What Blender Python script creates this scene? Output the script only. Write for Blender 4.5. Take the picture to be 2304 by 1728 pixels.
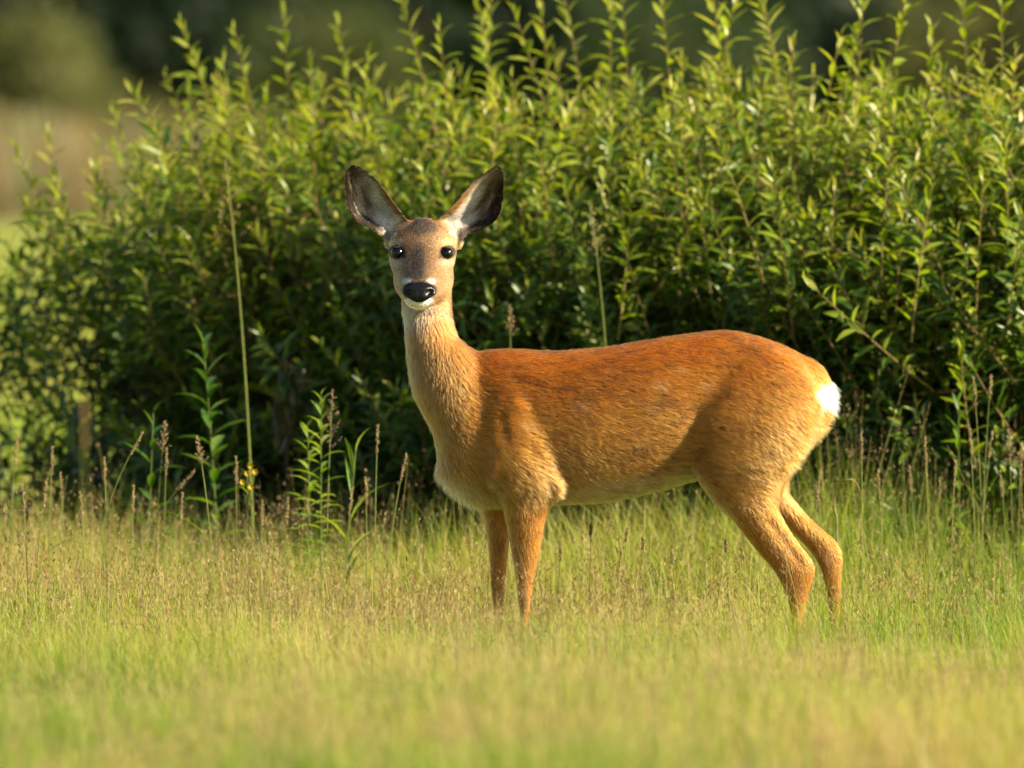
import bpy, math, random
import numpy as np
from mathutils import Vector

# ------------------------------------------------------------------ camera, sky, sun, exposure
for o in list(bpy.data.objects):
    bpy.data.objects.remove(o)
SC = bpy.context.scene
COL = SC.collection
F = 24000.0                      # focal length in photo pixels (2304 wide)
HZ = 330.0                       # photo row of the horizon
D0 = 20.0                        # distance of the deer
CAMH = (1540.0 - HZ) / F * D0
PITCH = math.atan((864.0 - HZ) / F)
cam = bpy.data.cameras.new('camera')
cam.sensor_width = 36.0
cam.lens = F * 36.0 / 2304.0
cam.clip_start = 0.5
cam.clip_end = 3000.0
cam.dof.use_dof = True
cam.dof.focus_distance = 19.93
cam.dof.aperture_fstop = 5.0
camo = bpy.data.objects.new('camera', cam)
camo.location = (0, -D0, CAMH)
camo.rotation_euler = (math.pi / 2 - PITCH, 0, 0)
COL.objects.link(camo)
SC.camera = camo

SUN_EL = math.radians(31.0)
SUN_AZ = math.radians(106.0)      # clockwise from +Y: to the right and a little to the camera's side
sdir = Vector((math.sin(SUN_AZ) * math.cos(SUN_EL), math.cos(SUN_AZ) * math.cos(SUN_EL), math.sin(SUN_EL)))
W = bpy.data.worlds.new('World')
SC.world = W
W.use_nodes = True
nt = W.node_tree
nt.nodes.clear()
sky = nt.nodes.new('ShaderNodeTexSky')
sky.sky_type = 'NISHITA'
sky.sun_disc = False
sky.sun_elevation = SUN_EL
sky.sun_rotation = SUN_AZ
bg = nt.nodes.new('ShaderNodeBackground')
bg.inputs['Strength'].default_value = 0.05
wo = nt.nodes.new('ShaderNodeOutputWorld')
nt.links.new(sky.outputs[0], bg.inputs[0])
nt.links.new(bg.outputs[0], wo.inputs[0])
sl = bpy.data.lights.new('sun', 'SUN')
sl.energy = 5.0
sl.angle = math.radians(0.5)
sl.color = (1.0, 0.85, 0.60)
so = bpy.data.objects.new('sun', sl)
so.rotation_euler = sdir.to_track_quat('Z', 'Y').to_euler()
so.location = (6, -4, 8)
COL.objects.link(so)
SC.view_settings.view_transform = 'Standard'
SC.view_settings.look = 'None'
SC.view_settings.gamma = 1.0
SC.view_settings.exposure = 1.65
SC.cycles.use_denoising = True
SC.cycles.denoiser = 'OPENIMAGEDENOISE'
SC.cycles.max_bounces = 10
SC.cycles.diffuse_bounces = 5
SC.cycles.transmission_bounces = 6
SC.cycles.glossy_bounces = 4
SC.cycles.use_adaptive_sampling = True
SC.cycles.adaptive_threshold = 0.01
SC.cycles_curves.shape = 'RIBBONS'

rng = np.random.default_rng(7)
random.seed(7)

# ------------------------------------------------------------------ helpers
def at(px, py, Y=0.0):
    """photo pixel -> world point at depth Y"""
    t = (Y + D0) / (math.cos(PITCH) + (864.0 - np.asarray(py, float)) / F * math.sin(PITCH))
    x = (np.asarray(px, float) - 1152.0) / F * t
    z = CAMH + t * (-math.sin(PITCH) + (864.0 - np.asarray(py, float)) / F * math.cos(PITCH))
    return np.stack([x, np.zeros_like(x) + Y, z], -1)

def to_px(P):
    d = P[:, 1] + D0
    zc = d * math.cos(PITCH) - (P[:, 2] - CAMH) * math.sin(PITCH)
    yc = d * math.sin(PITCH) + (P[:, 2] - CAMH) * math.cos(PITCH)
    return 1152.0 + P[:, 0] / zc * F, 864.0 - yc / zc * F

def lerp(a, b, t):
    return a + (b - a) * t

def sm(x, a, b):
    t = np.clip((x - a) / (b - a), 0, 1)
    return t * t * (3 - 2 * t)

def hash3(i, j, k, s=0):
    h = (i * 374761393 + j * 668265263 + k * 2147483647 + s * 974634757).astype(np.int64)
    h = (h ^ (h >> 13)) * 1274126177
    h = h ^ (h >> 16)
    return (h & 0xFFFFFF) / float(0xFFFFFF)

def noise(P, scale, s=0):
    """value noise 0..1"""
    Q = np.asarray(P, float) * scale + 1000.0
    i = np.floor(Q).astype(np.int64)
    f = Q - i
    f = f * f * (3 - 2 * f)
    r = 0
    for a in (0, 1):
        for b in (0, 1):
            for c in (0, 1):
                w = (f[:, 0] if a else 1 - f[:, 0]) * (f[:, 1] if b else 1 - f[:, 1]) * (f[:, 2] if c else 1 - f[:, 2])
                r = r + w * hash3(i[:, 0] + a, i[:, 1] + b, i[:, 2] + c, s)
    return r

def nrm(v):
    return v / np.maximum(np.linalg.norm(v, axis=-1, keepdims=True), 1e-9)

def mesh_np(name, V, Fq=None, Ft=None, col=None, smooth=True):
    """fast mesh from numpy arrays; Fq quads, Ft triangles, col per-vertex rgb"""
    me = bpy.data.meshes.new(name)
    V = np.asarray(V, np.float32)
    nq = 0 if Fq is None else len(Fq)
    ntr = 0 if Ft is None else len(Ft)
    me.vertices.add(len(V))
    me.vertices.foreach_set('co', V.ravel())
    idx = np.concatenate([np.asarray(a, np.int32).ravel() for a in (Fq, Ft) if a is not None])
    me.loops.add(len(idx))
    me.loops.foreach_set('vertex_index', idx)
    me.polygons.add(nq + ntr)
    st = np.concatenate([np.arange(nq) * 4, nq * 4 + np.arange(ntr) * 3]).astype(np.int32)
    me.polygons.foreach_set('loop_start', st)
    me.polygons.foreach_set('use_smooth', np.full(nq + ntr, smooth))
    if col is not None:
        at_ = me.attributes.new('Col', 'FLOAT_COLOR', 'POINT')
        c = np.ones((len(V), 4), np.float32)
        c[:, :3] = col
        at_.data.foreach_set('color', c.ravel())
    me.update(calc_edges=True)
    return me

def link(name, me, mat=None, parent=None):
    o = bpy.data.objects.new(name, me)
    COL.objects.link(o)
    if mat is not None and me is not None and not me.materials:
        me.materials.append(mat)
    if parent is not None:
        o.parent = parent
    return o

def thing(name, label, cat, loc=(0, 0, 0), group=None):
    o = bpy.data.objects.new(name, None)
    o.empty_display_size = 0.05
    o.location = loc
    COL.objects.link(o)
    o['label'] = label
    o['category'] = cat
    if group:
        o['group'] = group
    return o

class Acc:
    """collects vertices, quads, triangles, colours"""
    def __init__(s):
        s.V, s.Q, s.T, s.C, s.n = [], [], [], [], 0
    def add(s, V, Q=None, T=None, C=None):
        s.V.append(V)
        if Q is not None: s.Q.append(np.asarray(Q) + s.n)
        if T is not None: s.T.append(np.asarray(T) + s.n)
        s.C.append(np.broadcast_to(np.asarray(C if C is not None else (1, 1, 1), float), (len(V), 3)))
        s.n += len(V)
    def mesh(s, name, off=(0, 0, 0), smooth=True):
        return mesh_np(name, np.concatenate(s.V) - np.asarray(off),
                       np.concatenate(s.Q) if s.Q else None,
                       np.concatenate(s.T) if s.T else None, np.concatenate(s.C), smooth)

def ribbons(paths, widths, side):
    """N ribbons: paths (N,K,3), widths (N,K), side (N,3) or (N,K,3) -> V, quads"""
    N, K, _ = paths.shape
    if side.ndim == 2:
        side = side[:, None, :]
    a = paths - side * widths[..., None] * 0.5
    b = paths + side * widths[..., None] * 0.5
    V = np.stack([a, b], 2).reshape(-1, 3)
    base = (np.arange(N) * K * 2)[:, None] + (np.arange(K - 1) * 2)[None]
    Q = np.stack([base, base + 1, base + 3, base + 2], -1).reshape(-1, 4)
    return V, Q

def leaves_np(P, D, U, L, Wd, droop, K=5):
    """lanceolate folded leaves. P roots, D directions, U up-side (normal side), L lengths, Wd widths"""
    N = len(P)
    D = nrm(D)
    S = nrm(np.cross(D, U))
    U = nrm(np.cross(S, D))
    t = np.linspace(0, 1, K)
    prof = np.array([0.10, 0.80, 1.0, 0.62, 0.04]) if K == 5 else np.array([0.12, 1.0, 0.75, 0.04])
    bend = droop[:, None] * t[None] ** 2
    path = P[:, None] + D[:, None] * (L[:, None] * t * (1 - 0.25 * np.abs(bend)))[..., None] - U[:, None] * (L[:, None] * bend)[..., None]
    w = Wd[:, None] * prof[None] * 0.5
    up = U[:, None] * (w * 0.45)[..., None]
    a = path - S[:, None] * w[..., None] + up
    b = path + S[:, None] * w[..., None] + up
    V = np.stack([a, path, b], 2).reshape(-1, 3)
    base = (np.arange(N) * K * 3)[:, None] + (np.arange(K - 1) * 3)[None]
    q1 = np.stack([base, base + 1, base + 4, base + 3], -1)
    q2 = np.stack([base + 1, base + 2, base + 5, base + 4], -1)
    Q = np.concatenate([q1.reshape(-1, 4), q2.reshape(-1, 4)])
    return V, Q, K * 3

def leaves8(P, D, U, L, Wd, droop):
    """cheap folded leaf, 8 vertices"""
    N = len(P)
    D = nrm(D); S_ = nrm(np.cross(D, U)); U = nrm(np.cross(S_, D))
    def pt(t):
        return P + D * (L * t * (1 - 0.25 * np.abs(droop * t * t)))[:, None] - U * (L * droop * t * t)[:, None]
    h1 = (Wd * 0.47)[:, None]; h2 = (Wd * 0.40)[:, None]
    a, b = pt(0.34), pt(0.68)
    V = np.stack([pt(0.0), a - S_ * h1 + U * h1 * 0.45, a, a + S_ * h1 + U * h1 * 0.45,
                  b - S_ * h2 + U * h2 * 0.45, b, b + S_ * h2 + U * h2 * 0.45, pt(1.0)], 1).reshape(-1, 3)
    o_ = (np.arange(N) * 8)[:, None]
    Q = (o_[..., None] + np.array([[1, 2, 5, 4], [2, 3, 6, 5]])[None]).reshape(-1, 4)
    T = (o_[..., None] + np.array([[0, 2, 1], [0, 3, 2], [4, 5, 7], [5, 6, 7]])[None]).reshape(-1, 3)
    return V, Q, T

def tube(path, rad, sides=6):
    """tapered tube along path (K,3) -> V,Q,T"""
    path = np.asarray(path, float)
    K = len(path)
    rad = np.broadcast_to(np.asarray(rad, float), (K,))
    tan = nrm(np.gradient(path, axis=0))
    ref = np.array([0.31, 0.87, 0.2])
    s = nrm(np.cross(tan, ref))
    u = np.cross(s, tan)
    a = np.linspace(0, 2 * np.pi, sides, endpoint=False)
    V = path[:, None] + rad[:, None, None] * (s[:, None] * np.cos(a)[None, :, None] + u[:, None] * np.sin(a)[None, :, None])
    V = V.reshape(-1, 3)
    i = np.arange(sides)
    j = (i + 1) % sides
    Q = np.concatenate([np.stack([k * sides + i, k * sides + j, (k + 1) * sides + j, (k + 1) * sides + i], -1) for k in range(K - 1)])
    n = len(V)
    V = np.concatenate([V, path[:1], path[-1:]])
    T = np.concatenate([np.stack([j, i, np.full(sides, n)], -1),
                        np.stack([(K - 1) * sides + i, (K - 1) * sides + j, np.full(sides, n + 1)], -1)])
    return V, Q, T

def bez(p0, p1, p2, K):
    t = np.linspace(0, 1, K)[:, None]
    return (1 - t) ** 2 * np.asarray(p0) + 2 * t * (1 - t) * np.asarray(p1) + t * t * np.asarray(p2)

def pchip(x, Y, xi):
    """monotone cubic through rows of Y"""
    x = np.asarray(x, float); Y = np.asarray(Y, float)
    h = np.diff(x)[:, None]; d = np.diff(Y, axis=0) / h
    m = np.zeros_like(Y)
    m[0], m[-1] = d[0], d[-1]
    w1 = 2 * h[1:] + h[:-1]; w2 = h[1:] + 2 * h[:-1]
    same = d[1:] * d[:-1] > 0
    with np.errstate(divide='ignore', invalid='ignore'):
        hm = (w1 + w2) / (w1 / d[:-1] + w2 / d[1:])
    m[1:-1] = np.where(same, hm, 0)
    k = np.clip(np.searchsorted(x, xi) - 1, 0, len(x) - 2)
    t = ((xi - x[k]) / (x[k + 1] - x[k]))[:, None]
    hh = (x[k + 1] - x[k])[:, None]
    return ((2 * t**3 - 3 * t**2 + 1) * Y[k] + (t**3 - 2 * t**2 + t) * hh * m[k]
            + (-2 * t**3 + 3 * t**2) * Y[k + 1] + (t**3 - t**2) * hh * m[k + 1])

# ------------------------------------------------------------------ materials
def new_mat(name):
    m = bpy.data.materials.new(name)
    m.use_nodes = True
    m.node_tree.nodes.clear()
    return m, m.node_tree.nodes, m.node_tree.links

def leaf_mat(name, trans=0.4, rough=0.45, spec=0.35, tcol=(1.25, 1.2, 0.55), objrand=0.0, plain=None):
    m, n, l = new_mat(name)
    out = n.new('ShaderNodeOutputMaterial')
    pb = n.new('ShaderNodeBsdfPrincipled')
    pb.inputs['Roughness'].default_value = rough
    pb.inputs['Specular IOR Level'].default_value = spec
    tr = n.new('ShaderNodeBsdfTranslucent')
    mx = n.new('ShaderNodeMixShader')
    mx.inputs[0].default_value = trans
    if plain is None:
        a = n.new('ShaderNodeAttribute')
        a.attribute_name = 'Col'
        src = a.outputs['Color']
    else:
        rgb = n.new('ShaderNodeRGB')
        rgb.outputs[0].default_value = (*plain, 1)
        src = rgb.outputs[0]
    # fine blotches and veins
    tc = n.new('ShaderNodeTexCoord')
    nz = n.new('ShaderNodeTexNoise')
    nz.inputs['Scale'].default_value = 60.0
    nz.inputs['Detail'].default_value = 3.0
    l.new(tc.outputs['Object'], nz.inputs['Vector'])
    mr = n.new('ShaderNodeMapRange')
    mr.inputs['From Min'].default_value = 0.3
    mr.inputs['From Max'].default_value = 0.7
    mr.inputs['To Min'].default_value = 0.82
    mr.inputs['To Max'].default_value = 1.18
    l.new(nz.outputs['Fac'], mr.inputs['Value'])
    val = mr.outputs['Result']
    if objrand > 0:
        oi = n.new('ShaderNodeObjectInfo')
        m2 = n.new('ShaderNodeMapRange')
        m2.inputs['To Min'].default_value = 1 - objrand
        m2.inputs['To Max'].default_value = 1 + objrand
        l.new(oi.outputs['Random'], m2.inputs['Value'])
        mm = n.new('ShaderNodeMath')
        mm.operation = 'MULTIPLY'
        l.new(val, mm.inputs[0])
        l.new(m2.outputs['Result'], mm.inputs[1])
        val = mm.outputs[0]
    vm = n.new('ShaderNodeVectorMath')
    vm.operation = 'SCALE'
    l.new(src, vm.inputs[0])
    l.new(val, vm.inputs['Scale'])
    tm = n.new('ShaderNodeVectorMath')
    tm.operation = 'MULTIPLY'
    tm.inputs[1].default_value = tcol
    l.new(vm.outputs[0], tm.inputs[0])
    l.new(vm.outputs[0], pb.inputs['Base Color'])
    l.new(tm.outputs[0], tr.inputs['Color'])
    l.new(pb.outputs[0], mx.inputs[1])
    l.new(tr.outputs[0], mx.inputs[2])
    l.new(mx.outputs[0], out.inputs['Surface'])
    return m

def ground_mat():
    m, n, l = new_mat('meadow_ground')
    out = n.new('ShaderNodeOutputMaterial')
    pb = n.new('ShaderNodeBsdfPrincipled')
    pb.inputs['Roughness'].default_value = 0.95
    pb.inputs['Specular IOR Level'].default_value = 0.1
    tc = n.new('ShaderNodeTexCoord')
    nz = n.new('ShaderNodeTexNoise')
    nz.inputs['Scale'].default_value = 0.35
    nz.inputs['Detail'].default_value = 8.0
    nz.inputs['Roughness'].default_value = 0.65
    l.new(tc.outputs['Object'], nz.inputs['Vector'])
    cr = n.new('ShaderNodeValToRGB')
    cr.color_ramp.elements[0].position = 0.3
    cr.color_ramp.elements[0].color = (0.15, 0.17, 0.035, 1)
    cr.color_ramp.elements[1].position = 0.72
    cr.color_ramp.elements[1].color = (0.26, 0.27, 0.07, 1)
    e = cr.color_ramp.elements.new(0.5)
    e.color = (0.20, 0.24, 0.045, 1)
    l.new(nz.outputs['Fac'], cr.inputs['Fac'])
    l.new(cr.outputs['Color'], pb.inputs['Base Color'])
    l.new(pb.outputs[0], out.inputs['Surface'])
    return m

def simple_mat(name, color, rough=0.5, spec=0.5, coat=0.0, bump=None):
    m, n, l = new_mat(name)
    out = n.new('ShaderNodeOutputMaterial')
    pb = n.new('ShaderNodeBsdfPrincipled')
    pb.inputs['Base Color'].default_value = (*color, 1)
    pb.inputs['Roughness'].default_value = rough
    pb.inputs['Specular IOR Level'].default_value = spec
    pb.inputs['Coat Weight'].default_value = coat
    tc = n.new('ShaderNodeTexCoord')
    nz = n.new('ShaderNodeTexNoise')
    nz.inputs['Scale'].default_value = bump[0] if bump else 40.0
    l.new(tc.outputs['Object'], nz.inputs['Vector'])
    mx = n.new('ShaderNodeMix')
    mx.data_type = 'RGBA'
    mx.inputs['A'].default_value = (*[c * 0.8 for c in color], 1)
    mx.inputs['B'].default_value = (*[min(1, c * 1.2) for c in color], 1)
    l.new(nz.outputs['Fac'], mx.inputs['Factor'])
    l.new(mx.outputs['Result'], pb.inputs['Base Color'])
    if bump:
        bp = n.new('ShaderNodeBump')
        bp.inputs['Strength'].default_value = bump[1]
        bp.inputs['Distance'].default_value = bump[2]
        l.new(nz.outputs['Fac'], bp.inputs['Height'])
        l.new(bp.outputs[0], pb.inputs['Normal'])
    l.new(pb.outputs[0], out.inputs['Surface'])
    return m

def attr_mat(name, rough=0.8, spec=0.2, gain=1.0):
    m, n, l = new_mat(name)
    out = n.new('ShaderNodeOutputMaterial')
    pb = n.new('ShaderNodeBsdfPrincipled')
    pb.inputs['Roughness'].default_value = rough
    pb.inputs['Specular IOR Level'].default_value = spec
    a = n.new('ShaderNodeAttribute')
    a.attribute_name = 'Col'
    vm = n.new('ShaderNodeVectorMath')
    vm.operation = 'SCALE'
    vm.inputs['Scale'].default_value = gain
    l.new(a.outputs['Color'], vm.inputs[0])
    l.new(vm.outputs[0], pb.inputs['Base Color'])
    l.new(pb.outputs[0], out.inputs['Surface'])
    return m

def fur_mat():
    m, n, l = new_mat('deer_fur')
    out = n.new('ShaderNodeOutputMaterial')
    h = n.new('ShaderNodeBsdfHairPrincipled')
    h.model = 'CHIANG'
    h.parametrization = 'COLOR'
    h.inputs['Roughness'].default_value = 0.45
    h.inputs['Radial Roughness'].default_value = 0.6
    h.inputs['IOR'].default_value = 1.27
    h.inputs['Random Roughness'].default_value = 0.2
    a = n.new('ShaderNodeAttribute')
    a.attribute_name = 'Col'
    l.new(a.outputs['Color'], h.inputs['Color'])
    l.new(h.outputs[0], out.inputs['Surface'])
    return m

M_GRASS = leaf_mat('grass_blade', 0.48, 0.5, 0.3, (1.3, 1.2, 0.5))
M_SEED = leaf_mat('grass_seed', 0.25, 0.7, 0.2, (1.1, 1.0, 0.8))
M_LEAF = leaf_mat('willow_leaf', 0.42, 0.38, 0.5, (1.5, 1.5, 0.45), objrand=0.0)
M_TREE = leaf_mat('tree_leaf', 0.3, 0.55, 0.3, (1.3, 1.25, 0.5))
M_WOOD = attr_mat('willow_bark', 0.7, 0.3)
M_GROUND = ground_mat()
M_BODY = attr_mat('deer_skin', 0.9, 0.1, 0.75)
M_FUR = fur_mat()
M_EYE = simple_mat('deer_eye', (0.002, 0.0015, 0.0015), 0.15, 0.45, 0.0)
M_NOSE = simple_mat('deer_nose', (0.004, 0.004, 0.005), 0.34, 0.35, 0.0, (700.0, 0.5, 0.0008))
M_HOOF = simple_mat('deer_hoof', (0.03, 0.025, 0.02), 0.5)

# ------------------------------------------------------------------ ground
g = 900.0
me = mesh_np('ground', [(-g, -60, 0), (g, -60, 0), (g, 1500, 0), (-g, 1500, 0)], [(0, 1, 2, 3)], smooth=False)
o = link('ground', me, M_GROUND)
o['kind'] = 'structure'


# ------------------------------------------------------------------ meadow grass
def grass_height(x, y):
    P = np.stack([x, y, np.zeros_like(x)], -1)
    h = 0.125 + 0.105 * sm(y, 0.7, 1.6) + 0.035 * sm(y, -2.0, -6.0)
    return h * (0.65 + 0.7 * noise(P, 1.7, 31)) * (0.8 + 0.4 * noise(P, 6.0, 32))

GC = np.array([(0.085, 0.185, 0.018), (0.16, 0.27, 0.028), (0.245, 0.325, 0.045), (0.315, 0.325, 0.085), (0.39, 0.335, 0.16), (0.31, 0.23, 0.135)])
def grass_colour(P, bias=0.0):
    n = len(P)
    t = noise(P, 0.9, 33) * 0.40 + noise(P, 3.5, 34) * 0.33 + noise(P, 13.0, 35) * 0.27
    k = np.clip((t - 0.5) * 10.0 + 1.95 + bias + rng.normal(0, 0.9, n), 0, 4.999)
    i = k.astype(int); f = (k - i)[:, None]
    return GC[i] * (1 - f) + GC[i + 1] * f

def blades(x, y, hscale=1.0, w0=0.0024, K=4, bias=0.0, lean=0.32, h=None):
    n = len(x)
    if h is None:
        h = grass_height(x, y)
    h = h * hscale * rng.uniform(0.55, 1.35, n)
    a = rng.uniform(0, 2 * np.pi, n)
    ln = np.abs(rng.normal(0, lean, n)) + 0.04
    dirn = np.stack([np.cos(a), np.sin(a), np.zeros(n)], -1) + np.array([-0.25, 0.0, 0])
    t = np.linspace(0, 1, K)
    root = np.stack([x, y, np.full(n, -0.004)], -1)
    path = root[:, None] + dirn[:, None] * (h * ln)[:, None, None] * (0.3 * t + 0.9 * t ** 2.2)[None, :, None]
    path[:, :, 2] += h[:, None] * (t - 0.25 * np.minimum(ln, 1)[:, None] * t ** 2)
    w = w0 * rng.uniform(0.5, 1.3, n)[:, None] * np.array([0.8, 1.0, 0.75, 0.08] if K == 4 else [1.0, 0.9, 0.1])[None]
    b = rng.uniform(0, np.pi, n)
    side = np.stack([np.cos(b), np.sin(b), np.zeros(n)], -1)
    V, Q = ribbons(path, w, side)
    c = grass_colour(np.stack([x, y, np.zeros(n)], -1), bias)
    tt = np.tile(np.repeat(t, 2), n)
    C = np.repeat(c, K * 2, 0)
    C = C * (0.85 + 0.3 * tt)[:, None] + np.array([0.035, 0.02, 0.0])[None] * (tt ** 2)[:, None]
    return V, Q, C

def corridor(n, y0, y1, margin):
    y = y0 + (y1 - y0) * rng.random(n)
    hw = (y + D0) * 0.048 + margin
    return (rng.random(n) * 2 - 1) * hw, y

ac = Acc()
x, y = corridor(76000, -1.6, 2.6, 0.18)
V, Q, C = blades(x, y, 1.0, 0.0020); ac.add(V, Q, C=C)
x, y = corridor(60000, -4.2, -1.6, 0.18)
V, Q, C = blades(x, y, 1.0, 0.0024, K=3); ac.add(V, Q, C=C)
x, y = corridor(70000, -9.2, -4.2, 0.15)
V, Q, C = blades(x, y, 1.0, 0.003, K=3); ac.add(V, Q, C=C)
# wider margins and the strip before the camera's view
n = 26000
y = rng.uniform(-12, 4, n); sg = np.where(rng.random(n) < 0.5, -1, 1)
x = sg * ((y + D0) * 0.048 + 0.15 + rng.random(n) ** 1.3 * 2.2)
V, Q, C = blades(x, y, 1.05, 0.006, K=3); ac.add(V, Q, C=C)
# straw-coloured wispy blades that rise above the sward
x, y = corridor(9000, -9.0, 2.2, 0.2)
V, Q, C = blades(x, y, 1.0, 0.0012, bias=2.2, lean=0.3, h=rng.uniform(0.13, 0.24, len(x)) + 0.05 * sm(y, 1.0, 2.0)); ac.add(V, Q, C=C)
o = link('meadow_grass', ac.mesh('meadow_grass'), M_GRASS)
o['kind'] = 'stuff'; o['label'] = 'short yellow-green meadow grass covering the ground'; o['category'] = 'grass'

# haze of fine bent-grass panicles
def panicles(x, y, h, nseed, sc=1.0):
    n = len(x)
    a = rng.uniform(0, 2 * np.pi, n); ln = np.abs(rng.normal(0, 0.16, n))
    d = np.stack([np.cos(a), np.sin(a), np.zeros(n)], -1)
    t = np.linspace(0, 1, 4)
    root = np.stack([x, y, np.zeros(n)], -1)
    f = lambda tt: d[:, None] * (h * ln)[:, None, None] * (tt ** 2)[..., None] + np.array([0, 0, 1.0]) * (h[:, None] * tt)[..., None]
    path = root[:, None] + f(np.broadcast_to(t, (n, 4)))
    b = rng.uniform(0, np.pi, n)
    V, Q = ribbons(path, np.full((n, 4), 0.0009) * np.array([1, 1, .8, .5]), np.stack([np.cos(b), np.sin(b), np.zeros(n)], -1))
    cs = np.array([0.33, 0.29, 0.10]); cp = np.array([0.33, 0.235, 0.13])
    A = Acc(); A.add(V, Q, C=cs)
    ts = 0.62 + 0.38 * rng.random((n, nseed))
    sp = root[:, None] + f(ts)
    spread = 0.016 * sc * (1.05 - ts) / 0.4 + 0.0015
    off = rng.normal(0, 1, (n, nseed, 3)) * spread[..., None] * np.array([1, 1, 0.5])
    sp = (sp + off).reshape(-1, 3)
    m = len(sp)
    ax = nrm(rng.normal(0, 0.5, (m, 3)) + np.array([0, 0, 1.0])) * (0.0044 * sc)
    sd = nrm(np.cross(ax, rng.normal(0, 1, (m, 3)))) * (0.00075 * sc)
    V = np.stack([sp - ax, sp + sd, sp + ax, sp - sd], 1).reshape(-1, 3)
    Q = np.arange(m * 4).reshape(-1, 4)
    col = cp[None] * rng.uniform(0.6, 1.4, (m, 1)) + rng.normal(0, 0.03, (m, 3)) * np.array([1, .6, .4])
    A.add(V, Q, C=np.repeat(np.clip(col, 0.02, 1), 4, 0))
    return A
x, y = corridor(7800, -9.0, 2.3, 0.2)
P = np.stack([x, y, 0 * x], -1)
kp = noise(P, 1.3, 41) + 0.35 * rng.random(len(x)) > 0.60
x, y = x[kp], y[kp]
A1 = panicles(x, y, grass_height(x, y) * rng.uniform(1.05, 1.75, len(x)), 16)
x, y = corridor(420, -1.5, 1.3, 0.15)
A2 = panicles(x, y, rng.uniform(0.17, 0.29, len(x)), 22, 1.25)
A1.add(np.concatenate(A2.V), np.concatenate(A2.Q), C=np.concatenate(A2.C) * np.array([0.75, 0.68, 0.6]))
o = link('bent_grass', A1.mesh('bent_grass'), M_SEED)
o['kind'] = 'stuff'; o['label'] = 'haze of fine brownish bent-grass panicles over the meadow'; o['category'] = 'grass'

# far meadow beyond the thicket
n = 42000
yy = 4.0 + 76.0 * rng.random(n) ** 1.6
xx = (rng.random(n) * 2 - 1) * ((yy + D0) * 0.05 + 2.0)
V, Q, C = blades(xx, yy, 1.0, 0.012, K=3, bias=0.2, h=0.20 + 0.08 * rng.random(n))
o = link('far_meadow_grass', mesh_np('far_meadow_grass', V, Q, col=C), M_GRASS)
o['kind'] = 'stuff'; o['label'] = 'open sunlit meadow grass stretching beyond the thicket'; o['category'] = 'grass'

# ------------------------------------------------------------------ willow thicket
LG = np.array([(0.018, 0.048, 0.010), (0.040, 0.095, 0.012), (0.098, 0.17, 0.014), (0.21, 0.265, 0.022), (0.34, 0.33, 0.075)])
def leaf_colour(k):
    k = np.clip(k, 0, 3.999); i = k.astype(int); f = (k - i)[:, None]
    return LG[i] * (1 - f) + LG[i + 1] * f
WOODC = np.array([0.10, 0.06, 0.026])

def shoot_path(p, d, L, K=7, curve=0.25):
    """gently curved path turning upward"""
    d = d / np.linalg.norm(d)
    t = np.linspace(0, 1, K)[:, None]
    up = np.array([0, 0, 1.0])
    side = np.array([random.gauss(0, 1), random.gauss(0, 1), 0]) * 0.14
    return p + d * L * t + (up * curve + side) * L * t ** 2 * 0.5

def shoot_leaves(path, n, L0, W0, tip=True):
    """leaf roots/directions for a shoot, spiral, smaller and erect at the tip"""
    K = len(path)
    s = np.linspace(0.10, 1.0, n) ** 0.9
    xs = s * (K - 1); i = np.minimum(xs.astype(int), K - 2); f = (xs - i)[:, None]
    P = path[i] * (1 - f) + path[i + 1] * f
    T = nrm(path[i + 1] - path[i])
    ref = nrm(np.cross(T, np.array([0.3, 0.9, 0.1])))
    ref2 = np.cross(T, ref)
    ph = np.arange(n) * 2.39996 + random.random() * 6.28 + rng.normal(0, 0.25, n)
    R = ref * np.cos(ph)[:, None] + ref2 * np.sin(ph)[:, None]
    spread = np.radians(np.interp(s, [0, 0.7, 0.9, 1], [66, 54, 36, 14]) + rng.normal(0, 9, n))
    D = T * np.cos(spread)[:, None] + R * np.sin(spread)[:, None]
    U = nrm(T - D * (T * D).sum(1, keepdims=True)) + rng.normal(0, 0.22, (n, 3))
    size = np.interp(s, [0, 0.15, 0.75, 0.92, 1.0], [0.7, 1.0, 1.0, 0.75, 0.5]) * rng.uniform(0.78, 1.2, n)
    droop = np.interp(s, [0, 0.8, 1], [0.36, 0.26, 0.06]) + rng.normal(0, 0.10, n)
    return P, D, U, L0 * size, W0 * size * rng.uniform(0.85, 1.15, n), droop, s

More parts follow.
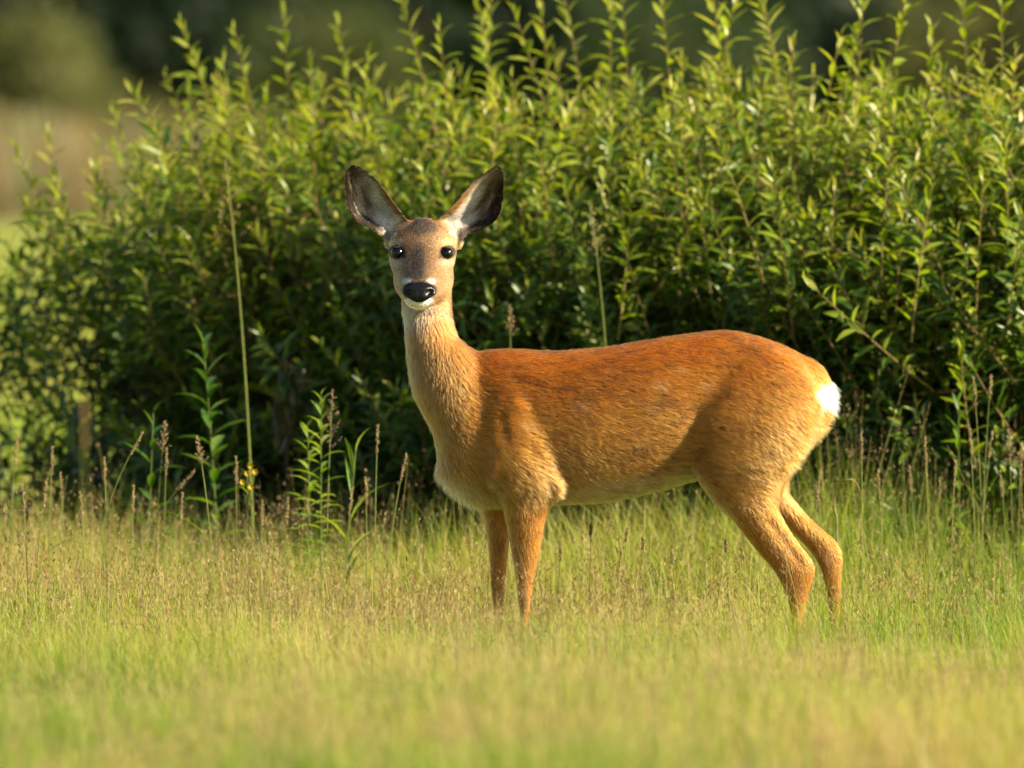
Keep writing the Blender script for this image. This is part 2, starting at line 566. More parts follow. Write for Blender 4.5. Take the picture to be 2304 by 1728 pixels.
# shared leaf meshes for the shoots whose leaves can be picked out one by one
LEAF_MESH = []
for v in range(10):
    k = [0.9, 1.4, 1.8, 2.2, 2.5, 2.8, 3.0, 3.3, 3.6, 3.9][v]
    Vl, Ql, _ = leaves_np(np.zeros((1, 3)), np.array([[0, 0, 1.0]]), np.array([[0, -1.0, 0]]), np.array([1.0]), np.array([0.25 + 0.03 * (v % 3)]), np.array([[0.05, 0.2, 0.35, 0.12][v % 4]]))
    c = leaf_colour(np.array([k]))
    C = np.repeat(c, len(Vl), 0) * np.where(np.arange(len(Vl)) % 3 == 1, 1.25, 1.0)[:, None]
    m_ = mesh_np('leaf', Vl, Ql, col=C)
    m_.materials.append(M_LEAF)
    LEAF_MESH.append(m_)
from mathutils import Matrix
def leaf_objects(P, D, U, L, kcol, parent, off):
    for j in range(len(P)):
        k = int(np.clip(round(kcol[j] * 9 / 4.0 + random.gauss(0, 0.9)), 0, 9))
        d = Vector(D[j]).normalized(); u = Vector(U[j]); s_ = d.cross(u).normalized(); u = s_.cross(d)
        o = bpy.data.objects.new('leaf', LEAF_MESH[k])
        # mesh axes: z along the leaf, -y the upper side
        M = Matrix((s_, -u, d)).transposed().to_4x4()
        o.matrix_basis = Matrix.Translation(Vector(P[j] - off)) @ M @ Matrix.Scale(float(L[j]), 4)
        COL.objects.link(o)
        o.parent = parent

def make_shrub(label, cx, cy, rx, ry, h, nshoot, leads, tone=0.0, low=0.06, sparse=1.0, lean=(0, 0)):
    root = thing('willow_shrub', label, 'shrub', (cx, cy, 0), 'willow shrubs of the thicket')
    off = np.array([cx, cy, 0.0])
    leafP = [[] for _ in range(6)]; tones = []
    wood = Acc()
    # main limbs from the stool
    limbs = []
    for k in range(16):
        a = random.uniform(0, 2 * math.pi); r = random.random() ** 0.6
        tipx, tipy = cx + rx * 0.85 * r * math.cos(a), cy + ry * 0.85 * r * math.sin(a)
        tz = h * (1 - 0.45 * r * r) * random.uniform(0.72, 0.92)
        b0 = np.array([cx + 0.10 * math.cos(a), cy + 0.10 * math.sin(a), -0.02])
        pth = bez(b0, (lerp(b0[0], tipx, 0.55), lerp(b0[1], tipy, 0.55), tz * 0.45), (tipx, tipy, tz), 8)
        limbs.append(pth)
        V, Q, T = tube(pth, np.linspace(0.011, 0.003, 8) * random.uniform(0.8, 1.2), 5)
        wood.add(V, Q, T, WOODC * random.uniform(0.6, 1.1))
    for k in range(nshoot):
        # point in the dome, biased to its shell
        for _ in range(20):
            x_, y_, z_ = random.uniform(-1, 1), random.uniform(-1, 1), random.random() ** 0.8
            q_ = x_ * x_ + y_ * y_
            if q_ > 1: continue
            # flat-topped dome, thinner inside low down where little light comes
            if z_ > 1 - 0.30 * q_ * q_: continue
            if q_ < 0.35 and z_ < 0.5 and random.random() < 0.6: continue
            break
        Ls = random.uniform(0.16, 0.34)
        p = np.array([cx + rx * x_ + lean[0] * z_, cy + ry * y_ + lean[1] * z_, max(low, h * z_ - 0.55 * Ls)])
        d = np.array([0.45 * x_ + random.gauss(0, 0.42), 0.55 * y_ + random.gauss(0, 0.42), 0.75 + 0.45 * random.random()])
        if z_ < 0.45 and x_ * x_ + y_ * y_ > 0.45:
            d[2] *= random.uniform(0.15, 0.9)
        pth = shoot_path(p, d, Ls)
        nl = int(random.randint(20, 30) * sparse)
        P, D, U, L, Wd, dr, s = shoot_leaves(pth, nl, random.uniform(0.046, 0.076), random.uniform(0.012, 0.0175))
        for lst, v in zip(leafP, (P, D, U, L, Wd, dr)): lst.append(v)
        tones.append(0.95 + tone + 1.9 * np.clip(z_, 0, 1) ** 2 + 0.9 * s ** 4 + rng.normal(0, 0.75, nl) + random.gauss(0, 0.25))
        V, Q, T = tube(pth, np.linspace(0.0024, 0.0009, len(pth)), 4)
        wood.add(V, Q, T, WOODC * random.uniform(0.8, 1.6) + np.array([0.03, 0.04, 0]) * random.random())
        # twig back to the nearest limb
        lb = limbs[random.randrange(len(limbs))]
        j = np.linalg.norm(lb - p, axis=1).argmin()
        if np.linalg.norm(lb[j] - p) < 0.45:
            V, Q, T = tube(bez(lb[j], (lb[j] + p) / 2 + np.array([0, 0, -0.02]), p, 4), np.linspace(0.004, 0.0024, 4), 4)
            wood.add(V, Q, T, WOODC * random.uniform(0.5, 1.0))
    P, D, U, L, Wd, dr = [np.concatenate(a) for a in leafP]
    V, Q, T = leaves8(P, D, U, L, Wd, dr)
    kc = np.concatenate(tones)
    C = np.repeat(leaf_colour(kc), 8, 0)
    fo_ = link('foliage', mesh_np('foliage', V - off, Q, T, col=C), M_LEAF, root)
    fo_['kind'] = 'stuff'
    link('branches', wood.mesh('branches', off), M_WOOD, root)
    # leading shoots that stand clear: stem with its own leaves
    for (p, d, Ls, nl, L0, kb) in leads:
        p = np.asarray(p, float)
        pth = shoot_path(p, np.asarray(d, float), Ls, 8, 0.12)
        V, Q, T = tube(pth, np.linspace(0.0024, 0.0009, 8), 6)
        a_ = Acc(); a_.add(V, Q, T, np.array([0.17, 0.12, 0.035]) * random.uniform(0.75, 1.2))
        st = link('shoot', a_.mesh('shoot', off), M_WOOD, root)
        P, D, U, L, Wd, dr, s = shoot_leaves(pth, nl, L0, 0.016)
        leaf_objects(P, D, U, L, kb + 0.8 * s ** 3, st, off)
    return root

def lead_px(tx, ty, Y, Ls, lean=0.0, nl=None, L0=0.058, kb=2.4):
    """leading shoot whose tip shows at pixel (tx, ty)"""
    tip = at(tx, ty, Y + SHIFT)
    lean = lean + random.gauss(0, 0.13)
    d = np.array([lean, random.gauss(0, 0.12), 1.0]); d /= np.linalg.norm(d)
    p = tip - d * Ls - np.array([0, 0, 0.06]) * Ls
    return (p, d, Ls, nl or int(Ls * 66), L0, kb)

SHIFT = 0.5
leadsA = [lead_px(40, 330, 3.0, 0.34, -0.35), lead_px(90, 300, 3.2, 0.34, -0.2), lead_px(275, 245, 3.1, 0.38, -0.15), lead_px(140, 420, 2.7, 0.30, -0.3),
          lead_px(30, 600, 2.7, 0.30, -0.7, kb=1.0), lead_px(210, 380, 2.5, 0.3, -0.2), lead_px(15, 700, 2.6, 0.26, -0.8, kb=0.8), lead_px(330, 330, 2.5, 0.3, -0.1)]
SHIFT = 0.4
leadsB = [lead_px(385, 55, 2.9, 0.42, -0.28), lead_px(450, 130, 3.0, 0.34, -0.1), lead_px(530, 70, 3.0, 0.42, -0.3), lead_px(625, 20, 3.1, 0.44, -0.18), lead_px(490, 130, 2.8, 0.3, -0.15),
          lead_px(700, 130, 2.6, 0.34, 0.05), lead_px(790, 45, 3.1, 0.42, -0.12), lead_px(560, 200, 2.5, 0.3, -0.1), lead_px(640, 290, 2.4, 0.3, 0.0), lead_px(845, 120, 2.7, 0.36, 0.1), lead_px(420, 260, 2.5, 0.3, -0.2)]
SHIFT = 0.05
leadsC = [lead_px(935, -20, 3.0, 0.44, -0.1), lead_px(1000, 60, 2.7, 0.36, 0.05), lead_px(1075, -10, 3.0, 0.42, -0.12), lead_px(1135, 0, 3.1, 0.4, 0.05), lead_px(1180, 20, 2.8, 0.4, 0.0), lead_px(1260, 10, 3.1, 0.44, 0.06),
          lead_px(1320, -30, 2.9, 0.46, -0.08), lead_px(1215, 250, 2.3, 0.3, 0.1), lead_px(1440, 380, 2.15, 0.34, 0.05, kb=2.0), lead_px(1120, 200, 2.4, 0.3, -0.1), lead_px(1390, -60, 3.1, 0.45, 0.04)]
SHIFT = -0.25
leadsD = [lead_px(1430, -20, 3.0, 0.44, -0.05), lead_px(1490, -60, 2.9, 0.5, -0.03), lead_px(1605, -60, 3.0, 0.48, 0.0), lead_px(1655, -30, 2.8, 0.44, 0.06), lead_px(1700, -60, 3.1, 0.46, -0.05), lead_px(1800, -70, 2.9, 0.5, -0.10),
          lead_px(1735, 370, 2.15, 0.36, 0.1, kb=2.1), lead_px(1560, 200, 2.4, 0.3, 0.0), lead_px(1640, 300, 2.2, 0.3, -0.1, kb=2.2), lead_px(1870, 80, 2.6, 0.36, 0.0)]
SHIFT = -0.5
leadsE = [lead_px(1960, -60, 3.0, 0.48, 0.08), lead_px(2050, -50, 2.9, 0.46, 0.02), lead_px(2110, 60, 3.0, 0.4, 0.0), lead_px(2130, -60, 3.1, 0.46, 0.03), lead_px(2285, -90, 2.8, 0.5, -0.04), lead_px(2215, 110, 2.9, 0.36, 0.1),
          lead_px(2200, 390, 2.2, 0.46, -0.10, nl=20, L0=0.066, kb=2.3), lead_px(2285, 300, 2.3, 0.3, 0.1), lead_px(2140, 790, 2.1, 0.24, -0.05, nl=16, kb=2.0), lead_px(1990, 250, 2.3, 0.34, -0.05), lead_px(2080, 420, 2.2, 0.3, 0.05, kb=2.0)]
# the spray that reaches out above the rump
tipS, rootS = at(1812, 655, 1.55), at(2100, 880, 1.75)
leadsE.append((rootS, tipS - rootS, float(np.linalg.norm(tipS - rootS)), 19, 0.054, 1.9))
make_shrub('low loose willow shrub with drooping twigs, at the open end of the thicket', -0.80, 3.65, 0.30, 0.55, 0.84, 200, leadsA, tone=-0.7, sparse=0.75, lean=(-0.06, 0))  # lower tone: dull leaves, with this shrub's dim shade put into their colour
make_shrub('willow shrub with upright shoots, between the low loose one and the deer\'s ears', -0.46, 3.42, 0.44, 0.66, 1.05, 640, leadsB)
make_shrub('dense willow shrub rising behind the deer\'s ears and withers', 0.10, 3.08, 0.50, 0.72, 1.09, 800, leadsC)
make_shrub('dense willow shrub rising behind the middle of the deer\'s back', 0.62, 2.75, 0.48, 0.72, 1.08, 800, leadsD)
make_shrub('willow shrub behind the deer\'s white rump, one leafy spray reaching out low', 1.15, 2.42, 0.52, 0.74, 1.07, 800, leadsE)
make_shrub('big willow shrub continuing the thicket past the deer\'s tail end', 1.9, 2.15, 0.55, 0.74, 1.15, 460, [], sparse=0.9)  # out-of-view shrub added to cast shade on the lower thicket

# ------------------------------------------------------------------ far background
n = 9000
yy = rng.uniform(118, 140, n); xx = rng.uniform(-34, -3.6, n)
P = np.stack([xx, yy, 0 * xx], -1)
hh = 1.2 * (0.75 + 0.5 * noise(P, 0.25, 51)) * rng.uniform(0.6, 1.15, n)
t = np.linspace(0, 1, 3)
a = rng.uniform(0, 6.28, n)
path = P[:, None] + np.stack([np.cos(a), np.sin(a), 0 * a], -1)[:, None] * (0.18 * hh)[:, None, None] * (t ** 2)[None, :, None]
path[:, :, 2] += hh[:, None] * t
b = rng.uniform(0, 3.14, n)
V, Q = ribbons(path, np.full((n, 3), 0.05) * np.array([1, 1, 1.3]), np.stack([np.cos(b), np.sin(b), 0 * b], -1))
c = np.array([0.235, 0.18, 0.105]) * rng.uniform(0.7, 1.2, (n, 1)) + np.array([-0.06, 0.02, 0]) * (rng.random((n, 1)) < 0.3)
o = link('tall_dry_grass', mesh_np('tall_dry_grass', V, Q, col=np.repeat(c, 6, 0)), M_GRASS)
o['kind'] = 'stuff'; o['label'] = 'band of tall dry brown grass at the far side of the meadow'; o['category'] = 'grass'

def far_tree(name, label, cat, x, y, h, r, z0, col, nl=5000, ls=0.22, group=None):
    root = thing(name, label, cat, (x, y, 0), group)
    wood = Acc()
    tr = bez((0, 0, -0.1), (random.gauss(0, 0.2), random.gauss(0, 0.2), h * 0.4), (random.gauss(0, 0.4), random.gauss(0, 0.4), h * 0.85), 8)
    V, Q, T = tube(tr, np.linspace(0.035 * h, 0.006 * h, 8), 8); wood.add(V, Q, T, (0.09, 0.065, 0.045))
    lobes = []
    for k in range(26):
        u = nrm(rng.normal(0, 1, (1, 3)))[0]
        rr = random.random() ** 0.5
        c = np.array([u[0] * r * rr * 0.8, u[1] * r * rr * 0.8, z0 + (h - z0) * (0.5 + 0.42 * u[2] * rr)])
        lobes.append((c, r * random.uniform(0.25, 0.42)))
        s_ = tr[min(7, 2 + k % 5)]
        V, Q, T = tube(bez(s_, (s_ + c) / 2 + np.array([0, 0, -0.1]), c, 5), np.linspace(0.011 * h, 0.003 * h, 5), 5)
        wood.add(V, Q, T, (0.08, 0.06, 0.04))
    link('trunk', wood.mesh('trunk'), M_WOOD, root)
    idx = rng.integers(0, len(lobes), nl)
    cc = np.array([l[0] for l in lobes])[idx]; rr = np.array([l[1] for l in lobes])[idx]
    u = nrm(rng.normal(0, 1, (nl, 3)))
    Pn = cc + u * (rr * rng.random(nl) ** 0.4)[:, None]
    D = nrm(u + rng.normal(0, 0.7, (nl, 3))); U = nrm(rng.normal(0, 0.6, (nl, 3)) + np.array([0, 0, 1.0]))
    ll = (ls * rng.uniform(0.7, 1.3, nl))[:, None]
    Sd = nrm(np.cross(D, U)) * ll * 0.33
    V = np.stack([Pn, Pn + D * ll * 0.5 - Sd, Pn + D * ll, Pn + D * ll * 0.5 + Sd], 1).reshape(-1, 3)
    C = np.repeat(np.asarray(col) * rng.uniform(0.65, 1.4, (nl, 1)), 4, 0)
    cr = link('crown', mesh_np('crown', V, np.arange(nl * 4).reshape(-1, 4), col=C, smooth=False), M_TREE, root)
    cr['kind'] = 'stuff'
    return root
OL = (0.12, 0.13, 0.04); DG = (0.012, 0.027, 0.009); MG = (0.032, 0.055, 0.015)
def fx(px, Y): return float(at(px, 300, Y)[0])
far_tree('far_shrub', 'pale olive shrub at the meadow\'s far edge beyond the low loose willow', 'shrub', fx(110, 146), 146, 3.1, 1.7, 0.2, OL, 3600, 0.16, 'shrubs along the far edge')
far_tree('far_shrub', 'olive-green rounded shrub against dark trees, behind the shoots near the deer\'s ear tips', 'shrub', fx(760, 152), 152, 3.7, 2.2, 0.2, (0.06, 0.08, 0.022), 4200, 0.17, 'shrubs along the far edge')
far_tree('far_shrub', 'warm olive shrub at the far edge beyond the willow above the deer\'s rump', 'shrub', fx(2240, 146), 146, 3.9, 2.2, 0.2, (0.085, 0.09, 0.022), 4200, 0.17, 'shrubs along the far edge')
far_tree('far_shrub', 'dull green shrub at the far edge beyond the willow above the deer\'s back', 'shrub', fx(1520, 150), 150, 3.6, 2.4, 0.2, MG, 4200, 0.17, 'shrubs along the far edge')
far_labels = ['dark green broadleaf tree in the shaded wood edge across the meadow']
for k, px in enumerate((-300, 20, 300, 560, 830, 1150, 1500, 1850, 2200, 2600)):
    Yt = 172 + 5 * (k % 3)
    far_tree('far_tree', far_labels[0], 'tree', fx(px, Yt), Yt, 9.0 + (k % 3), 3.4, -1.5, MG if k in (4, 7) else DG, 6500, 0.58, 'dark trees of the far wood edge')
for k, xw in enumerate((-35, -30, -25.5, -21, -17, -13.5, 14.5, 19, 24, 29)):
    Yt = 176 + 4 * (k % 2)
    far_tree('far_tree', far_labels[0], 'tree', xw, Yt, 9.0 + (k % 3), 3.6, -1.5, DG, 3200, 0.8, 'dark trees of the far wood edge')
for k, px in enumerate((150, 380, 640, 980, 1280, 1780, 1960)):
    far_tree('undergrowth_shrub', 'dark undergrowth shrub filling the foot of the far wood edge', 'shrub', fx(px, 164 + 3 * (k % 2)), 164 + 3 * (k % 2), 4.2, 2.2, -0.8, DG, 3000, 0.36, 'undergrowth of the far wood edge')

# ------------------------------------------------------------------ single grass stems and herbs
def ground_at(px, Y):
    p = at(px, 1400, Y); p[2] = 0.0
    return p

def spikelet_head(path, r, n, col, droop=0.0, size=0.006, wid=0.0022):
    """seed head: n small pointed husks packed along path"""
    K = len(path)
    s = np.sort(rng.random(n)); xs = s * (K - 1); i = np.minimum(xs.astype(int), K - 2); f = (xs - i)[:, None]
    P = path[i] * (1 - f) + path[i + 1] * f
    T = nrm(path[i + 1] - path[i])
    a = rng.uniform(0, 2 * np.pi, n)
    ref = nrm(np.cross(T, np.array([0.2, 0.9, 0.3]))); r2 = np.cross(T, ref)
    R = ref * np.cos(a)[:, None] + r2 * np.sin(a)[:, None]
    rr = r * np.interp(s, [0, 0.25, 0.7, 1], [0.7, 1.0, 0.8, 0.3]) * rng.uniform(0.4, 1.0, n)
    P = P + R * rr[:, None]
    D = nrm(T + R * 0.5 + rng.normal(0, 0.2, (n, 3)) - np.array([0, 0, droop]))
    S1 = nrm(np.cross(D, R)); S2 = np.cross(D, S1)
    L = size * rng.uniform(0.7, 1.3, n)[:, None]; w = wid * rng.uniform(0.7, 1.2, n)[:, None]
    # four-sided husk
    V = np.stack([P, P + D * L * 0.4 + S1 * w * .5, P + D * L * 0.4 + S2 * w * .5, P + D * L * 0.4 - S1 * w * .5, P + D * L * 0.4 - S2 * w * .5, P + D * L], 1).reshape(-1, 3)
    t6 = np.array([(0, 2, 1), (0, 3, 2), (0, 4, 3), (0, 1, 4), (5, 1, 2), (5, 2, 3), (5, 3, 4), (5, 4, 1)])
    Tt = (np.arange(n) * 6)[:, None, None] + t6[None]
    C = np.repeat(np.asarray(col) * rng.uniform(0.65, 1.4, (n, 1)), 6, 0)
    return V, Tt.reshape(-1, 3), C

GRP = {}
def grass_stem(label, base, top, Y, kind='spike', bend=0.3, rad=0.0011, group='seed-head grasses along the thicket edge', hl=None, col=None):
    """base, top in pixels; the stem stands on the ground below base"""
    t = at(top[0], top[1], Y); b = at(base[0], base[1], Y)
    d = b - t
    g0 = b + d * (b[2] / max(0.05, (t - b)[2])) * 0.5
    g0 = np.array([lerp(b[0], g0[0], 0.5), Y, 0.0])
    m = np.array([g0[0] + (t[0] - g0[0]) * 0.30 * (1 - bend), Y + random.gauss(0, 0.01), t[2] * 0.62])
    path = bez(g0, m, t, 16)
    root = thing('grass_stem', label, 'grass stem', tuple(g0), group)
    a_ = Acc(); V, Q, T = tube(path, np.linspace(rad * 1.3, rad * 0.6, 16), 5)
    sc = np.array([0.20, 0.235, 0.06]) * random.uniform(0.8, 1.2)
    a_.add(V, Q, T, sc)
    link('stalk', a_.mesh('stalk', g0), M_SEED, root)
    # one or two blades on the stalk
    for k in range(2):
        s_ = path[random.randint(2, 7)]
        dd = np.array([[random.choice((-1, 1)) * random.uniform(0.25, 0.6), random.gauss(0, 0.3), 1.0]])
        V, Q, _ = leaves_np(s_[None], dd, np.array([[-dd[0, 0] * 3, 0.1, 0.6]]), np.array([random.uniform(0.08, 0.15)]), np.array([0.0045]), np.array([random.uniform(0.15, 0.6)]))
        bm_ = mesh_np('blade', V - g0, Q, col=np.array([0.13, 0.20, 0.03]))
        link('blade', bm_, M_GRASS, root)
    L = np.linalg.norm(t - g0)
    c = np.array(col if col is not None else (0.34, 0.24, 0.13))
    if kind == 'spike':
        hl = hl or 0.055
        j = max(10, int(16 - 16 * hl / L))
        hp = bez(path[-1] - nrm((path[-1] - path[-3])[None])[0] * hl, path[-1] - nrm((path[-1] - path[-3])[None])[0] * hl * 0.5, path[-1], 6)
        V, T, C = spikelet_head(hp, 0.0019, 70, c, size=0.0055, wid=0.0018)
    else:   # open panicle of short branchlets
        hl = hl or 0.09
        ax = nrm((path[-1] - path[-3])[None])[0]
        Vs, Ts, Cs, nn = [], [], [], 0
        for k in range(16):
            s_ = k / 15.0
            p0 = path[-1] - ax * hl * (1 - s_)
            an = k * 2.4
            dr = nrm((ax * 0.9 + 0.75 * np.array([math.cos(an), math.sin(an), 0]))[None])[0]
            bl = hl * 0.34 * (1.05 - s_)
            hp = bez(p0, p0 + dr * bl * 0.6, p0 + dr * bl + np.array([0, 0, -0.1 * bl]), 4)
            V, T, C = spikelet_head(hp, 0.0012, 11, c, size=0.0048, wid=0.0018)
            Vs.append(V); Ts.append(T + nn); Cs.append(C); nn += len(V)
        V, T, C = np.concatenate(Vs), np.concatenate(Ts), np.concatenate(Cs)
    link('seed_head', mesh_np('seed_head', V - g0, Ft=T, col=C), M_SEED, root)
    return root

SP = 'slender grass stem with a narrow seed spike, in front of the low loose willow'
SP2 = 'slender grass stem with a narrow seed spike, between the low willow and the deer\'s chest'
SP3 = 'slender grass stem with a narrow seed spike, between the deer\'s hind legs and the thicket'
grass_stem(SP, (110, 1190), (118, 1008), 1.0)
grass_stem(SP, (145, 1190), (136, 1067), 1.1)
grass_stem(SP, (240, 1190), (235, 1030), 0.9)
grass_stem(SP, (20, 1180), (38, 985), 1.2)
grass_stem(SP, (60, 1200), (50, 1090), 0.6)
grass_stem(SP, (85, 1200), (105, 1080), 0.7)
grass_stem('grass stem arching over to a thick seed spike, in front of the low willow', (222, 1185), (321, 974), 0.8, bend=0.75)
grass_stem('straight grass stem with an open panicle, beside the arching seed-spike stem', (350, 1185), (371, 951), 1.0, 'panicle', hl=0.06)
grass_stem(SP2, (368, 1180), (375, 1012), 1.0)
grass_stem('grass stem leaning with a crooked loose seed head, near the yellow flower', (478, 1190), (443, 985), 0.8, 'panicle', hl=0.055)
grass_stem('thin dry stem leaning far over, crossing the straight grass stems', (318, 1185), (438, 1058), 1.0, bend=0.5, rad=0.0008)
grass_stem(SP2, (532, 1190), (531, 1030), 0.9)
grass_stem('tall grass stem with a single pointed spike, near the deer\'s chest', (843, 1165), (850, 958), 0.9)
grass_stem(SP2, (880, 1170), (915, 1021), 1.0, bend=0.5)
grass_stem(SP2, (825, 1180), (823, 1075), 0.7)
grass_stem(SP2, (640, 1190), (648, 1120), 0.8)
grass_stem(SP2, (780, 1190), (792, 1100), 0.8)
for x_, y_ in ((300, 1095), (180, 1110), (410, 1110), (590, 1130), (690, 1125)):
    grass_stem(SP2 if x_ > 350 else SP, (x_ - random.randint(-12, 12), 1195), (x_, y_), 0.5 + random.random() * 0.6)
grass_stem('brown feathery grass panicle beside the pale leafy weed, in front of the thicket', (735, 1170), (748, 882), 1.1, 'panicle', hl=0.115, col=(0.30, 0.19, 0.15))
grass_stem('tall reddish grass with a long narrow head, against the dark willow', (565, 970), (506, 365), 1.9, 'panicle', rad=0.002, hl=0.17, col=(0.38, 0.24, 0.14), group='tall grasses against the willow')
grass_stem('tall pale grass with a feathery head, behind the deer\'s withers', (1372, 790), (1330, 470), 1.85, 'panicle', rad=0.002, hl=0.11, col=(0.40, 0.30, 0.17), group='tall grasses against the willow')
grass_stem('slim dark-headed grass stem just behind the deer\'s neck', (1150, 800), (1147, 690), 1.6, 'panicle', hl=0.06, col=(0.28, 0.2, 0.12), group='tall grasses against the willow')
# behind the hind legs, towards the rump side
grass_stem('tall grass stem of a close pair, plump seed spike, past the deer\'s rump', (2212, 1190), (2190, 849), 1.1, hl=0.06, group='close pair of tall spikes')
grass_stem('tall grass stem of a close pair, plump seed spike, past the deer\'s rump', (2208, 1190), (2230, 845), 1.2, hl=0.05, group='close pair of tall spikes')
for bx, tx, ty in ((2195, 2182, 967), (2205, 2233, 971), (1940, 1938, 971), (2090, 2081, 985), (2140, 2150, 1035), (2060, 2045, 1050), (1985, 1975, 1060), (2110, 2115, 1075), (1850, 1838, 1095), (2265, 2250, 1060), (2290, 2298, 1010), (1830, 1845, 1060)):
    grass_stem(SP3, (bx, 1195), (tx, ty), 0.6 + random.random() * 0.7, bend=random.uniform(0.2, 0.5))
grass_stem('grass stem with a loose brown panicle beside the close pair of spikes', (2280, 1190), (2268, 970), 1.2, 'panicle', hl=0.07, col=(0.34, 0.22, 0.16))
for bx, tx, ty in ((1440, 1447, 1210), (1255, 1262, 1235), (1640, 1632, 1215), (1395, 1412, 1190), (1325, 1330, 1180), (1520, 1512, 1240)):
    grass_stem('short grass stem with a dark seed head, under the deer\'s belly', (bx, 1370), (tx, ty), 0.1 + 0.3 * random.random(), 'spike', hl=0.025, rad=0.0007, col=(0.30, 0.23, 0.12), group='short stems under the belly')

# curled dry blade
pth = np.array([at(a, b, 0.8) for a, b in ((1884, 1180), (1878, 1140), (1880, 1105), (1895, 1082), (1915, 1078), (1930, 1092), (1938, 1115))])
pth = np.concatenate([[np.array([pth[0, 0], 0.8, 0])], pth])
tt_ = np.linspace(0, 7, 40)
pth = pchip(np.arange(8), pth, tt_)
pth[:, 1] += 0.012 * np.sin(tt_)
V, Q, T = tube(pth, np.interp(tt_, [0, 3, 6, 7], [0.0016, 0.0019, 0.0013, 0.0004]), 5)
o = link('dry_grass_blade', mesh_np('dry_grass_blade', V, Q, T, col=np.array([0.36, 0.28, 0.16])), M_GRASS)
o['label'] = 'dry grass blade curled over in a hook behind the deer\'s hocks'; o['category'] = 'grass blade'

# leafy herbs: stem with leaves of their own
HLEAF = []
for v in range(4):
    Vl, Ql, _ = leaves_np(np.zeros((1, 3)), np.array([[0, 0, 1.0]]), np.array([[0, -1.0, 0]]), np.array([1.0]), np.array([0.24]), np.array([0.15 + 0.12 * v]))
    c = np.array([(0.06, 0.13, 0.02), (0.12, 0.21, 0.028), (0.21, 0.28, 0.04), (0.04, 0.10, 0.018)][v])
    m_ = mesh_np('leaf', Vl, Ql, col=np.broadcast_to(c, (len(Vl), 3))); m_.materials.append(M_LEAF)
    HLEAF.append(m_)
def herb(label, bx, top, Y, nl, L0, spread=55, dark=(0, 1, 2), stem=(0.13, 0.18, 0.04), lo=0.25, rad=0.0022, group=None, cat='weed', name='leafy_weed', wf=1.0):
    t = at(top[0], top[1], Y); g0 = ground_at(bx, Y)
    path = bez(g0, (lerp(g0[0], t[0], 0.3), Y, t[2] * 0.5), t, 10)
    root = thing(name, label, cat, tuple(g0), group)
    a_ = Acc(); V, Q, T = tube(path, np.linspace(rad, rad * 0.4, 10), 6); a_.add(V, Q, T, stem)
    link('stem', a_.mesh('stem', g0), M_SEED, root)
    for j in range(nl):
        s = lo + (1 - lo) * j / (nl - 1)
        k = s * 9; i = min(int(k), 8)
        p = path[i] * (1 - k + i) + path[i + 1] * (k - i)
        an = j * 2.4 + random.gauss(0, 0.3)
        sp = math.radians(spread * (1.15 - 0.85 * s ** 3))
        d = Vector((math.sin(sp) * math.cos(an), math.sin(sp) * math.sin(an), math.cos(sp)))
        u = Vector((-math.cos(an) * 0.6, -math.sin(an) * 0.6, 1.0))
        s_ = d.cross(u).normalized(); u = s_.cross(d)
        o = bpy.data.objects.new('leaf', HLEAF[random.choice(dark)])
        ln = L0 * random.uniform(0.75, 1.15) * (1.0 - 0.45 * s ** 4)
        o.matrix_basis = Matrix.Translation(Vector(p - g0)) @ Matrix((s_, -u, d)).transposed().to_4x4() @ Matrix.Diagonal((ln * wf, ln, ln, 1.0))
        COL.objects.link(o); o.parent = root
    return root, path, g0
herb('pale green leafy weed standing tall behind the brown panicle, in sunlight', 722, (722, 890), 1.25, 40, 0.062, 62, (1, 2, 2), lo=0.25)
herb('second bushy stem of pale weed, close beside the tall pale leafy weed', 700, (692, 960), 1.3, 30, 0.06, 62, (1, 2), lo=0.2)
herb('broad-leaved weed in the shade under the willow, beside the tall reddish grass', 500, (458, 775), 1.75, 26, 0.095, 58, (0, 3, 1), lo=0.35)
herb('dark leafy weed low in the shade, beyond the arching seed-spike stem', 330, (345, 930), 1.6, 14, 0.08, 60, (0, 3), lo=0.3)
herb('small leafy weed in short grass left of the deer\'s forelegs, away from the belly', 930, (915, 1265), -0.25, 11, 0.032, 55, (0, 1), rad=0.0012, lo=0.45)
herb('wiry dark weed in open grass before the arching seed-spike stem', 125, (118, 1215), -0.2, 14, 0.022, 60, (0, 3), rad=0.0012, lo=0.35)
herb('broad grass-like weed leaning, between the pale weed and the deer\'s chest', 770, (800, 1020), 1.1, 9, 0.13, 26, (1, 2), lo=0.10, wf=0.4)
herb('green weed shoots at the willow foot past the deer\'s rump', 2160, (2156, 905), 1.5, 16, 0.07, 55, (0, 1), lo=0.4)
